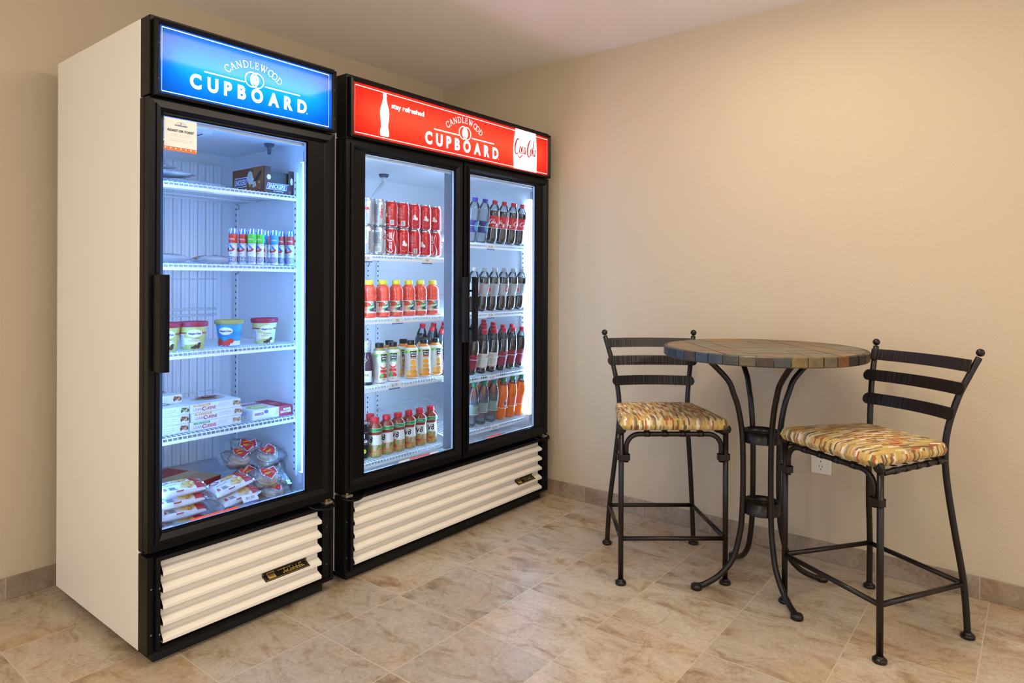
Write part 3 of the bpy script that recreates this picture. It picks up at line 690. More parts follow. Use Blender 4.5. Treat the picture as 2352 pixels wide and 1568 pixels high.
# ---------------------------------------------------------------- counter stools
IRON = mat('bronze_black_iron', '#1a120e', .33, metal=.2, spec=.45)
IRONH = mat('hammered_iron', '#1b130f', .38, metal=.2, spec=.5); bump(IRONH, 1, .85, .003, (110, 1, 4), 1)
FAB = mat('striped_fabric', '#c9a860', .75, spec=.2)
def fabric(m):
    uv = nd(m, 'ShaderNodeUVMap'); mp = nd(m, 'ShaderNodeMapping'); mp.inputs['Rotation'].default_value = (0, 0, PI / 2)
    lk(m, uv.outputs[0], mp.inputs[0])
    bk = nd(m, 'ShaderNodeTexBrick', offset=.37, offset_frequency=2, squash=1, squash_frequency=2)
    bk.inputs['Color1'].default_value = (0, 0, 0, 1); bk.inputs['Color2'].default_value = (1, 1, 1, 1); bk.inputs['Mortar Size'].default_value = 0
    bk.inputs['Scale'].default_value = 1; bk.inputs['Brick Width'].default_value = .046; bk.inputs['Row Height'].default_value = .0062; bk.inputs['Bias'].default_value = 0
    lk(m, mp.outputs[0], bk.inputs['Vector'])
    cr = nd(m, 'ShaderNodeValToRGB'); cr.color_ramp.interpolation = 'CONSTANT'; e = cr.color_ramp.elements
    cols = ['#bf9c54', '#cbb98e', '#a05438', '#b89c70', '#6b5a40', '#c9a95c', '#b08562', '#ddd2bc', '#ad9058', '#8d7f66', '#c2a35c', '#ad5a3c', '#bd9e68', '#7a6848', '#c9bb98', '#bb9c58']
    e[0].position = 0; e[0].color = lin(cols[0]); e[1].position = 1 / 16; e[1].color = lin(cols[1])
    for i in range(2, 16): e.new(i / 16).color = lin(cols[i])
    lk(m, bk.outputs[0], cr.inputs[0]); lk(m, cr.outputs[0], m.node_tree.nodes['Principled BSDF'].inputs['Base Color'])
    n = nd(m, 'ShaderNodeTexNoise'); n.inputs['Scale'].default_value = 900; lk(m, uv.outputs[0], n.inputs['Vector'])
    bp = nd(m, 'ShaderNodeBump'); bp.inputs['Strength'].default_value = .2; bp.inputs['Distance'].default_value = .0006; lk(m, n.outputs[0], bp.inputs['Height'])
    lk(m, bp.outputs[0], m.node_tree.nodes['Principled BSDF'].inputs['Normal'])
fabric(FAB)
def seat_frame_xy(side, y):          # half width of the stool at depth y (front -.2, back +.155)
    return side * (.205 + (.152 - .205) * (y + .20) / .355)
def make_stool(label, loc, rz):
    t = thing('counter_stool', label, 'stool', loc, rz, 'iron counter stools with striped cushions'); W = dict(world=False)
    R = .0105
    for s in (-1, 1):
        b = B(); b.tube([(s * .205, -.20, .008), (s * .205, -.20, .60)], R, IRON, 14)
        lg = b.build('leg', t)
        b = B(); b.lathe([(.017, 0), (.0215, .002), (.0215, .010), (.0185, .0135), (.0125, .0145), (.0125, .020), (.0105, .021)], IRON, 18, (s * .205, -.20)); b.build('foot', lg)
        b = B(); b.lathe([(.0, -.012), (.012, -.012), (.0175, -.006), (.0185, 0), (.0175, .006), (.011, .009), (.008, .0075), (.004, .011), (0, .012)], IRON, 16)
        b.xf(Matrix.Translation((s * .205, -.207, .607)) @ Matrix.Rotation(PI / 2, 4, 'X')); b.build('rosette', lg)
        path = cat([(s * .195, .200, .008), (s * .186, .192, .18), (s * .170, .168, .36), (s * .155, .152, .52), (s * .151, .150, .62), (s * .156, .158, .70), (s * .172, .182, .80), (s * .190, .214, .88), (s * .202, .238, .932)], 5)
        b = B(); b.tube(path, R, IRON, 14); lg = b.build('leg', t)
        b = B(); b.lathe([(.017, 0), (.0215, .002), (.0215, .010), (.0185, .0135), (.0125, .0145), (.0125, .020), (.0105, .021)], IRON, 18, (s * .195, .20)); b.build('foot', lg)
        b = B(); b.ball((s * .204, .241, .949), .0135, IRON); b.build('finial', lg)
    # apron arch between the front legs, collars
    b = B(); x = .186; P = [(-x, -.203, .478), (-x, -.203, .535)]
    for k in range(1, 9):
        a = PI - k * PI / 16; P.append((-x + .052 + .052 * math.cos(a), -.203, .535 + .052 * math.sin(a)))
    P += [(-p[0], p[1], p[2]) for p in reversed(P)]
    b.tube(P, .0095, IRON, 12); b.build('apron_rail', t)
    for s in (-1, 1):
        b = B()
        for dz in (-.0075, .0, .0075): b.loops([[(s * .196 + sx_ * .0245, -.2015 + sy_ * .0145, .4975 + dz + q) for sx_, sy_ in ((-1, -.5), (-.75, -1), (.75, -1), (1, -.5), (1, .5), (.75, 1), (-.75, 1), (-1, .5))] for q in (-.0038, .0038)], IRON)
        o = b.build('collar', t, .001); recalc(o)
        # side rails and wraps
        y0, y1 = -.19, .145; b = B(); b.tube([(seat_frame_xy(s, y0), y0, .587), (seat_frame_xy(s, y1), y1, .587)], .0095, IRON, 12)
        for k in range(5):
            y = -.125 + k * .058; b.tube([(seat_frame_xy(s, y - .012), y - .012, .587), (seat_frame_xy(s, y + .012), y + .012, .587)], .0112, IRON, 12)
        b.build('side_rail', t)
    b = B(); b.tube([(-.15, .147, .587), (.15, .147, .587)], .0095, IRON, 12); b.build('rear_rail', t)
    # webbing straps: front to back and side to side
    b = B()
    for k in range(4):
        xf = -.105 + .07 * k; xb = xf * .74
        for p, q in (((xf, -.203), (xb, .147)),):
            b.add([(p[0] - .011, p[1], .5985), (p[0] + .011, p[1], .5985), (q[0] + .011, q[1], .5985), (q[0] - .011, q[1], .5985), (p[0] - .011, p[1], .5965), (p[0] + .011, p[1], .5965), (q[0] + .011, q[1], .5965), (q[0] - .011, q[1], .5965)], [(0, 1, 2, 3), (7, 6, 5, 4), (0, 4, 5, 1), (1, 5, 6, 2), (2, 6, 7, 3), (3, 7, 4, 0)], IRON)
        b.tube([(xf - .011, -.203, .587), (xf + .011, -.203, .587)], .0112, IRON, 12)
    for k in range(5):
        y = -.125 + k * .058
        b.add([(seat_frame_xy(-1, y), y - .011, .6005), (seat_frame_xy(1, y), y - .011, .6005), (seat_frame_xy(1, y), y + .011, .6005), (seat_frame_xy(-1, y), y + .011, .6005)], [(0, 1, 2, 3)], IRON)
    b.build('seat_webbing', t)
    # stretchers
    zf = .186; pr_ = (.184, .190)
    for p, q in (((-.205, -.2), (.205, -.2)), ((-.186, .19), (.186, .19)), ((-.205, -.2), (-.186, .19)), ((.205, -.2), (.186, .19))):
        b = B(); b.tube([(p[0], p[1], zf - .008), (q[0], q[1], zf - .008)], .0088, IRON, 12)
        b.build('stretcher', t)
    # curved ladder slats
    for z, hw, yb, top in ((.742, .182, .150, 0), (.828, .200, .173, 0), (.905, .196, .205, 1)):
        b = B(); n = 28; hh = .0205; L = []
        for i in range(n + 1):
            u = math.sin((-1 + 2 * i / n) * PI / 2); x = u * hw; y = yb + .034 * (1 - u * u); e = 1.0
            if not top: e = math.sqrt(max(0, 1 - max(0, (abs(x) - (hw - .017)) / .017) ** 2)) if abs(x) > hw - .017 else 1
            e = max(e, .25); lean = .28
            L.append([(x, y - .003 - hh * e * lean, z - hh * e), (x, y + .003 - hh * e * lean, z - hh * e), (x, y + .003 + hh * e * lean, z + hh * e), (x, y - .003 + hh * e * lean, z + hh * e)])
        b.loops(L, IRONH); k = len(b.v) - 4
        b.f += [[0, 1, 2, 3], [k, k + 3, k + 2, k + 1]]; b.mi += [0, 0]; b.sm += [False, False]
        recalc(b.build('back_slat', t, .001))
    # cushion
    b = B(); nx, ny = 36, 32; V = []; zb = .604; th = .034
    def outline(u, v):
        y = -.232 + .385 * (v + 1) / 2; hx = .218 + (.172 - .218) * (v + 1) / 2
        # rounded corners
        q = max(abs(u), abs(v)); k = 1
        if abs(u) > .82 and abs(v) > .82:
            du, dv = (abs(u) - .82) / .18, (abs(v) - .82) / .18; l = math.hypot(du, dv); m_ = max(du, dv)
            if l > 0: f_ = m_ / l; u = math.copysign(.82 + du * f_ * .18, u); v = math.copysign(.82 + dv * f_ * .18, v)
        y = -.232 + .385 * (v + 1) / 2
        return u * hx, y
    def prof(d): return math.sqrt(max(0, 1 - (1 - min(d / .022, 1)) ** 2))
    for top in (1, 0):
        for j in range(ny + 1):
            for i in range(nx + 1):
                u = math.sin((-1 + 2 * i / nx) * PI / 2) * .35 + (-1 + 2 * i / nx) * .65; v = math.sin((-1 + 2 * j / ny) * PI / 2) * .35 + (-1 + 2 * j / ny) * .65
                x, y = outline(u, v); d = min((1 - abs(u)) * .2, (1 - abs(v)) * .19); e = prof(d)
                z = zb + .018 + (th * .68 * e + .013 * (1 - u * u) * (1 - v * v) + .004 if top else -.018 * e)
                V.append((x, y, z))
    N = (nx + 1) * (ny + 1); fs = []
    for j in range(ny):
        for i in range(nx):
            a = j * (nx + 1) + i; fs.append((a, a + 1, a + nx + 2, a + nx + 1)); fs.append((N + a, N + a + nx + 1, N + a + nx + 2, N + a + 1))
    rim = [i for i in range(nx + 1)] + [j * (nx + 1) + nx for j in range(1, ny + 1)] + [ny * (nx + 1) + i for i in range(nx - 1, -1, -1)] + [j * (nx + 1) for j in range(ny - 1, 0, -1)]
    for i in range(len(rim)):
        a, c = rim[i], rim[(i + 1) % len(rim)]; fs.append((a, N + a, N + c, c))
    b.add(V, fs, FAB, True)
    def cuv(co, n):
        if abs(n.x) > .7: return (co.y * .8, co.z + .1)
        if abs(n.y) > .55: return (co.x, co.y + (1 if co.y > 0 else -1) * (.655 - co.z))
        return (co.x, co.y)
    cu = b.build('seat_cushion', t, uv=cuv)
    b = B()
    b.tube(cat([(-.19, -.19, .612), (-.198, -.178, .600), (-.207, -.176, .582), (-.214, -.180, .566)], 3), .0065, FAB, 6, flat=.3); b.build('tie', cu, uv=lambda c, n: (c.x, c.z)); b = B(); b.tube(cat([(.19, -.19, .612), (.198, -.178, .600), (.205, -.172, .585)], 3), .005, IRON, 6, flat=.4)
    b.build('tie', cu, uv=lambda c, n: (c.x, c.z))
    return t
make_stool('iron counter stool with striped cushion left of the round table, behind its rim', (-.458, -1.733, 0), math.radians(-50.7))
make_stool('iron counter stool with striped cushion right of the round table, nearest the camera', (-.432, -2.526, 0), math.radians(-121.8))

# ---------------------------------------------------------------- round table
TX, TY = -.409, -2.132
tb = thing('round_table', 'round slate mosaic table on four bowed black iron legs', 'table', (TX, TY, 0))
ORG[tb] = Vector((0, 0, 0))
SL = []
for i, (a, c_) in enumerate([('#33342f', '#45453c'), ('#4f4020', '#7a6432'), ('#2b323a', '#3e4852'), ('#54300f', '#74451c'), ('#1b1410', '#2c2119'), ('#4a4028', '#66583a'), ('#2e2316', '#4a3820'), ('#54421e', '#7e6430')]):
    m_ = mat('slate_%d' % i, a, .42, spec=.5); noisecol(m_, [(.3, a), (.7, c_)], 30, detail=8, dist=.5); bump(m_, 70, .5, .003, detail=6); SL.append(m_)
TP = []
for i, (a, c_) in enumerate([('#564d40', '#6f6553'), ('#5f4a3c', '#755a48'), ('#5a5446', '#706a58'), ('#6a5338', '#846844'), ('#54483a', '#6d5d4a')]):
    m_ = mat('slate_top_%d' % i, a, .38, spec=.5); noisecol(m_, [(.3, a), (.7, c_)], 9, detail=9, dist=1.2); bump(m_, 24, .3, .003, detail=7); TP.append(m_)
GROUT = mat('table_grout', '#6a5f50', .8)
R, zt, zb_ = .373, .930, .893
b = B(); b.lathe([(R - .006, zb_), (R - .006, zt - .0025)], GROUT, 72)
random.seed(11); n = 42; order = [2, 2, 2, 2, 6, 2, 2, 0, 5, 6, 0, 7, 1, 5, 3, 4, 4, 6, 6, 4, 4, 4]
for i in range(n):
    a0, a1 = 2 * PI * (i + .035) / n, 2 * PI * (i + .965) / n; m_ = SL[order[i]] if i < 22 else SL[random.randrange(8)]; q = random.uniform(-.0012, .0012)
    V = []
    for k in range(4):
        a = a0 + (a1 - a0) * k / 3
        for rr, z in ((R + q - .004, zb_ + .001), (R + q, zb_ + .004), (R + q, zt - .004), (R + q - .003, zt - .0008), (R - .012, zt - .0008)): V.append((rr * math.cos(a), rr * math.sin(a), z))
    b.add(V, [(k * 5 + j, k * 5 + 5 + j, k * 5 + 6 + j, k * 5 + 1 + j) for k in range(3) for j in range(4)] + [tuple(range(5)), tuple(range(15, 20))[::-1]], m_)
recalc(b.build('rim', tb)).rotation_euler = (0, 0, math.radians(118))
def clip(poly, nx_, ny_, d_):
    out = []
    for i in range(len(poly)):
        p, q = poly[i], poly[(i + 1) % len(poly)]; a = p[0] * nx_ + p[1] * ny_ - d_; c_ = q[0] * nx_ + q[1] * ny_ - d_
        if a <= 0: out.append(p)
        if (a < 0 < c_) or (c_ < 0 < a): t_ = a / (a - c_); out.append((p[0] + (q[0] - p[0]) * t_, p[1] + (q[1] - p[1]) * t_))
    return out
b = B(); disc = [((R - .014) * math.cos(2 * PI * k / 72), (R - .014) * math.sin(2 * PI * k / 72)) for k in range(72)]
xs = [-.4, -.235, -.145, .145, .235, .4]; ys = [-.4, -.235, -.145, .145, .235, .4]; g = .0022; random.seed(4)
for i in range(5):
    for j in range(5):
        cells = [(xs[i], xs[i + 1], ys[j], ys[j + 1])]
        if i == 2 and j != 2: cells = [(xs[i], .02, ys[j], ys[j + 1]), (.02, xs[i + 1], ys[j], ys[j + 1])]
        if j == 2 and i != 2: cells = [(xs[i], xs[i + 1], ys[j], -.03), (xs[i], xs[i + 1], -.03, ys[j + 1])]
        for (xa, xb, ya, yb) in cells:
            if i == j == 2:
                pcs = [[(-.145, -.145), (-.02, -.145), (-.05, .145), (-.145, .145)], [(-.02, -.145), (.145, -.145), (.145, .03), (-.035, .0)], [(-.035, .0), (.145, .03), (.145, .145), (-.05, .145)]]
            else: pcs = [[(xa, ya), (xb, ya), (xb, yb), (xa, yb)]]
            for pc in pcs:
                cxx = sum(p[0] for p in pc) / len(pc); cyy = sum(p[1] for p in pc) / len(pc)
                pc = [(x + (g if x < cxx else -g), y + (g if y < cyy else -g)) for x, y in pc]
                for k in range(36):
                    a = 2 * PI * k / 36; pc = clip(pc, math.cos(a), math.sin(a), R - .0155)
                    if not pc: break
                if len(pc) > 2: b.extr([(x, y) for x, y in pc], zt - .006, zt - .0006 + random.uniform(-.0004, .0004), random.choice(TP))
tt = recalc(b.build('tabletop', tb)); tt.rotation_euler = (0, 0, math.radians(40))
b = B(); b.lathe([(R - .02, zb_ + .004), (R - .02, zb_ + .008)], mat('backer_board', '#6b5540', .8), 48); b.lathe([(R - .013, zt - .012), (R - .013, zt - .003)], GROUT, 48); b.build('core', tb)
LP = cat([(.257, .012), (.222, .021), (.166, .052), (.114, .112), (.087, .205), (.079, .27), (.0745, .41), (.078, .58), (.095, .69), (.115, .749), (.137, .80), (.194, .859), (.225, .885)], 4)
for a in (135.8, 225.0, 317.5, 42.5):
    c_, s__ = math.cos(math.radians(a)), math.sin(math.radians(a)); b = B()
    b.tube([(r * c_, r * s__, z) for r, z in LP], .0108, IRON, 14)
    lg = b.build('leg', tb)
    b = B(); b.lathe([(.017, 0), (.0215, .003), (.0215, .012), (.019, .019), (.012, .022), (0, .023)], IRON, 18, (.262 * c_, .262 * s__)); b.build('foot', lg)
for z in (.285, .56):
    b = B(); b.lathe([(.0685, z), (.0685, z + .046), (.0655, z + .046), (.0655, z), (.0685, z)], IRON, 40, closed=False); b.build('ring', tb)

# ---------------------------------------------------------------- wall outlet
t = thing('wall_outlet', 'white duplex outlet on the right wall behind the nearer stool', 'outlet', (0, -2.2515, .41))
PL = mat('outlet_plastic', '#e9e2d4', .35)
b = B(); b.box(-.006, 0, -2.292, -2.211, .366, .480, PL); b.build('cover_plate', t, .003)
DK = mat('slot_black', '#1b1815', .6)
for z in (.394, .446):
    b = B(); P = [(.0145 * math.cos(2 * PI * k / 20) * 1.15, max(-.0145, min(.0145, .0185 * math.sin(2 * PI * k / 20)))) for k in range(20)]
    b.loops([[(-.006, -2.2515 + p, z + q) for p, q in P], [(-.0078, -2.2515 + p, z + q) for p, q in P]], PL); k = len(b.v) - 20; b.f.append(list(range(k, k + 20))); b.mi.append(0); b.sm.append(False)
    for dy in (-.006, .006): b.box(-.0082, -.0070, -2.2515 + dy - .0011, -2.2515 + dy + .0011, z + .000, z + .0085, DK)
    b.tube([(-.0070, -2.2515, z - .007), (-.0082, -2.2515, z - .007)], .0023, DK, 8); b.build('receptacle', t)
b = B(); b.ball((-.006, -2.2515, .420), .003, SCREW, 8); b.build('screw', t)
# notice on the freezer glass
t = thing('paper_notice', 'white paper notice with orange border taped inside the freezer door glass', 'notice', (-2.055, -.8535, 1.583))
F = Flat(.00012); w_, h_ = .102, .102
GREY = mat('grey_print', '#8d8d90', .7); BLK = mat('black_print', '#2c2c30', .7)
F.rect(0, 0, w_, h_, PAPER); F.rect(0, 0, w_, .013, mat('orange_border', '#d9722b', .6)); F.rect(0, .0033, w_, .004, mat('pale_border', '#f0c9a4', .6))
for i in range(7): F.ell(.004 + i * .0157, .0085, .0032, .0022, PAPER, 8); F.ell(.012 + i * .0157, .0085, .0008, .0008, PAPER, 6)
F.text('CUPBOARD', w_ / 2, .0815, .0038, NAVY, .04, wide=.040); F.stroke(cat([(.036, .0865), (.051, .0925), (.066, .0865)], 6), .0008, GREY); F.ell(.051, .0878, .0018, .0018, NAVY, 10)
F.text('ROAST OR TOAST', w_ / 2, .0645, .0068, BLK, .03, wide=.082)
for i, s_ in enumerate(['Free toaster oven for overnight use.', 'Just check one out at the Front Desk.', '', 'Want to buy a toaster oven to use during', 'your stay? Ask the Front Desk for details.']):
    if s_: F.text(s_, w_ / 2, .0525 - .0052 * i, .0022, GREY, 0, wide=.066 + .006 * (i > 2), res=1)
b = B(); F.on(b, front(-2.106, -.860, 1.583)); b.build('sheet', t)
# ---------------------------------------------------------------- goods: shared stuff
PET = clear('clear_bottle_plastic', '#e9eef0', 1.5, .04, 1.0, .05, '#dfe8ee')
PETM = clear('clear_filled_bottle', '#cfd8de', 1.5, .05, 1.0, .16, '#cdd9e2')
FILM = clear('clear_wrap_film', '#f2f2f2', 1.5, .08, 1.1, .17, '#ffffff', crinkle=24)
COLA = mat('cola_liquid', '#33281f', .10, spec=.8, coat=1)  # base colour lightened to stand in for glare on the bottles
REDC = mat('red_can_paint', '#c4161f', .3, metal=.25, coat=.4); SILV = mat('silver_can_paint', '#c8ccd0', .3, metal=.75); ALU = mat('can_aluminium', '#c9cbcd', .25, metal=.95)
WINK = mat('white_ink', '#f4f4f2', .5); KINK = mat('black_ink', '#15151a', .5); GINK = mat('green_ink', '#1d8a3e', .5); PURP = mat('purple_ink', '#4a3c8c', .5)
CAPR = mat('red_cap', '#c41f2c', .4); CAPY = mat('yellow_cap', '#f0e03a', .4); CAPK = mat('black_cap', '#17171b', .35); CAPG = mat('green_cap', '#1c7f55', .4); CAPP = mat('purple_cap', '#4b37a0', .4); CAPS = mat('silver_cap', '#b6bcc2', .35, metal=.3)
def C(h, r=.5): return mat('colour_' + h.strip('#'), h, r)
def proto(name, catg): return thing(name, None, catg)
def bot(t, prof, mt, mf=None, seg=22, name='bottle_body'): b = B(); b.lathe(prof, mt, seg, mfun=mf); return b.build(name, t, world=False)
def capof(t, z, r, h, mt, ring=True):
    b = B(); n = 28; P = []
    for zz, k in ((z, 1), (z + h * .85, 1), (z + h, .9)):
        P.append([((r * k + (.0004 if i % 2 else 0)) * math.cos(2 * PI * i / n), (r * k + (.0004 if i % 2 else 0)) * math.sin(2 * PI * i / n), zz) for i in range(n)])
    b.loops(P, mt); k = len(b.v) - n; b.f.append(list(range(k, k + n))); b.mi.append(0); b.sm.append(False)
    if ring: b.lathe([(r * .98, z - .0045), (r * .98, z - .001)], mt, 20)
    return b.build('cap', t, world=False)
def wrap_art(t, F, prof, R, cut=.006, name='label', a0=0, cutv=0):
    b = B(); F.on(b, around(R, lambda z: interp(prof, z), a0), cut, cutv=cutv); return b.build(name, t, world=False)
deg = math.radians
ORD = ['first', 'second', 'third', 'fourth', 'fifth', 'sixth', 'seventh', 'eighth']
def nth(i): return ORD[i] + ' from the left'

# ---- cans
CANP = [(.0, .002), (.022, .003), (.0245, .0), (.0265, .001), (.0315, .009), (.033, .014), (.033, .103), (.0318, .107), (.0272, .1165), (.0268, .119), (.0275, .1205), (.0268, .1215), (.0255, .1205), (.025, .117), (.0, .117)]
def can(kind):
    t = proto('drink_can', 'drink can'); paint = REDC if kind == 'red' else SILV
    bot(t, CANP, ALU, lambda z: paint if .006 < z < .1125 else ALU, 26, 'can_body'); Rr = .033; F = Flat(.00012); q = Rr * PI / 2
    if kind == 'red':
        script(F, 0, .058, .088, WINK, PI / 2, k1=11, fat=1.1, tall=1.15)
        for s in (0, 1):     # ribbon
            F.stroke([(q * (.42 + 2 * s) + .006 * math.sin(z * 60), z) for z in [.010 + .0095 * i for i in range(11)]], 0, WINK, ws=[.007, .0065, .005, .0035, .002, .001, .001, .0015, .0025, .003, .002])
        F.ring(q * 1.25, .058, .0245, .0005, C('#f3c9c0'), 30, .036); q *= 1.25                   # seasonal roundel left as a plain soft patch
        F.poly([(q + x, .056 + y) for x, y in cat([(-.009, -.008), (.002, -.011), (.012, -.012), (.013, -.002), (.006, .003), (.003, .012), (-.003, .013), (-.007, .006), (-.005, -.002), (-.010, -.003), (-.009, -.008)], 3)], C('#eadfd8'))
        q /= 1.25
        F.stroke([(3 * q - .013, .045), (3 * q + .011, .045), (3 * q + .011, .098), (3 * q - .013, .098)], .0006, C('#e8a49a'), True); F.lines(3 * q - .011, 3 * q + .010, .062, .095, 9, C('#e09a92'), .3); F.lines(3 * q - .011, 3 * q + .010, .047, .058, 3, C('#e09a92'), .3)
        F.rect(3 * q + .003, .014, 3 * q + .019, .036, C('#e6e2dc')); F.bars(3 * q + .005, .016, 3 * q + .017, .034, C('#6a6262'), 9); F.text('Coke', 3 * q - .008, .018, .005, WINK, .02)
    else:
        F.text('Coke', 0, .078, .017, REDINK, .03, res=3); F.lines(-.014, .014, .020, .030, 2, INK)
        for i in range(14): a = i * 2.4; F.ring(.006 + .011 * math.cos(a), .046 + .012 * math.sin(a), .0035, .0006, C('#8f979e'), 10)
        F.ell(.008, .05, .006, .006, C('#eef2f5'), 8); F.text('diet', -.002, .093, .006, INK, .02)
        F.lines(q - .012, q + .010, .050, .100, 14, C('#6f8796'), .35); F.ring(q - .001, .040, .004, .0008, C('#5f9aa8'), 12); F.lines(q - .006, q + .005, .018, .030, 3, REDINK, .3)
        F.text('Coke', q + .019, .060, .011, REDINK, .03, rot=PI / 2, wide=.042); F.text('Diet', q + .019, .090, .005, KINK, .02, rot=PI / 2)
        F.ell(2 * q, .055, .009, .009, C('#e9eef2'), 10); F.lines(2 * q + .014, 2 * q + .022, .02, .10, 18, INK, .5)
        F.lines(3 * q - .012, 3 * q + .012, .05, .100, 12, C('#5d7385'), .4); F.rect(3 * q - .008, .013, 3 * q + .014, .036, C('#eceeef')); F.bars(3 * q - .006, .016, 3 * q + .012, .034, C('#7b7f84'), 10)
        F.rect(q * 1.0 - .018, .104, q + .018, .1045, INK)
    wrap_art(t, F, CANP, Rr, .005, 'print')
    return t
rc, sc = can('red'), can('silver')
CXS = [-1.195, -1.128, -1.060, -.991, -.920, -.851, -.782]
G1 = 'drink cans stacked two high on the top left cooler shelf'
VW = -47
for lvl, row in ((0, [(sc, 180), (sc, -90), (rc, 0), (rc, 90), (rc, -90), (rc, 125), (rc, 30)]), (1, [(sc, 20), (sc, 95), (rc, -90), (rc, -85), (rc, 98), (rc, 98), (rc, 116)])):
    for i, (pr_, art) in enumerate(row):
        z = LSH[0] + .0006 + lvl * .1212
        what = {(0, 0): 'silver can at the left end of the bottom layer, above the $1.50 tag', (0, 1): 'silver can in the bottom layer beside the sideways white script can', (0, 2): 'red can with large white script running sideways, bottom layer beside the silver cans',
                (0, 3): 'red can with half seen pale roundel, fourth from the left in the bottom layer', (0, 4): 'red can showing fine print and barcode, fifth in the bottom layer', (0, 5): 'red can with pale roundel just above the 50 cent tag', (0, 6): 'red can with script and white ribbon at the right end of the bottom layer',
                (1, 0): 'silver can with big red letters at the left end of the top layer', (1, 1): 'silver can with sideways red lettering, second in the top layer', (1, 2): 'red can with print panel in the top layer, beside the silver cans', (1, 3): 'red can with print panel and barcode, fourth from the left in the top layer',
                (1, 4): 'red can with pale roundel, fifth from the left in the top layer', (1, 5): 'red can with pale roundel, sixth from the left in the top layer', (1, 6): 'red can at the right end of the top layer'}[(lvl, i)]
        o = place(pr_, (CXS[i], -.712, z), deg(VW - art), what, G1)
for lvl in (0, 1): place(rc, (-.995, -.643, LSH[0] + .0006 + lvl * .1212), deg(60), 'red can in the second row, %s layer, glimpsed between front cans' % ('bottom', 'top')[lvl], G1)

# ---- red juice blend bottles, yellow caps
def splash():
    t = proto('juice_bottle', 'bottle'); P = [(0, .003), (.026, 0), (.031, .003), (.0325, .010), (.0325, .016), (.0315, .020), (.0315, .072), (.0325, .077), (.0325, .081), (.0312, .084), (.033, .090), (.0335, .096), (.031, .103), (.0322, .110), (.0315, .120), (.027, .132), (.020, .140), (.0165, .142), (.0165, .146)]
    bot(t, P, mat('red_juice', '#e4543c', .15, spec=.6)); capof(t, .1465, .0185, .016, CAPY); R_ = .0315; F = Flat(.00012)
    F.rect(-.099, .021, .099, .0715, C('#efe6e0'))
    for s in (0, 1):
        o = -.0 + s * .099 - .0495 * 0; o = s * .099 - .05
        F.rect(o - .034, .062, o - .006, .068, C('#2c7a4e')); F.ell(o - .012, .053, .016, .013, C('#d8452e')); F.ell(o - .018, .036, .009, .012, C('#f2b4a4')); F.poly([(o - .03, .022), (o + .006, .022), (o - .010, .032), (o - .022, .030)], C('#f0d9d4'))
        F.poly([(o - .002, .030), (o + .032, .026), (o + .034, .071), (o + .014, .071), (o + .004, .05)], C('#4b2f4c')); F.poly([(o - .012, .038), (o - .002, .033), (o + .012, .043), (o + .022, .050), (o + .016, .058), (o - .008, .053)], C('#1f9a48'))
        F.text('Splash', o + .003, .047, .008, WINK, .04, rot=.2, wide=.028, shear=.2); F.text('V8', o + .008, .064, .010, WINK, .03, rot=-.3); F.text('V8', o + .0078, .0642, .009, KINK, .0, rot=-.3)
        F.poly([(o - .016, .050), (o - .006, .034), (o + .004, .0225), (o - .002, .0225), (o - .012, .034)], C('#e6b48c')); F.lines(o + .014, o + .030, .030, .042, 3, C('#b8a3c0'), .4)
    wrap_art(t, F, P, R_); return t
sp_ = splash()
for i, x in enumerate([-1.252, -1.178, -1.102, -1.024, -.949, -.876, -.796]):
    place(sp_, (x, -.712, LSH[1] + .0006), deg(54 + 6 * (i % 3)), 'orange juice blend bottle with yellow cap, ' + ('half hidden behind the door frame' if i == 0 else ORD[i - 1] + ' fully seen from the left'), 'yellow capped juice bottles')

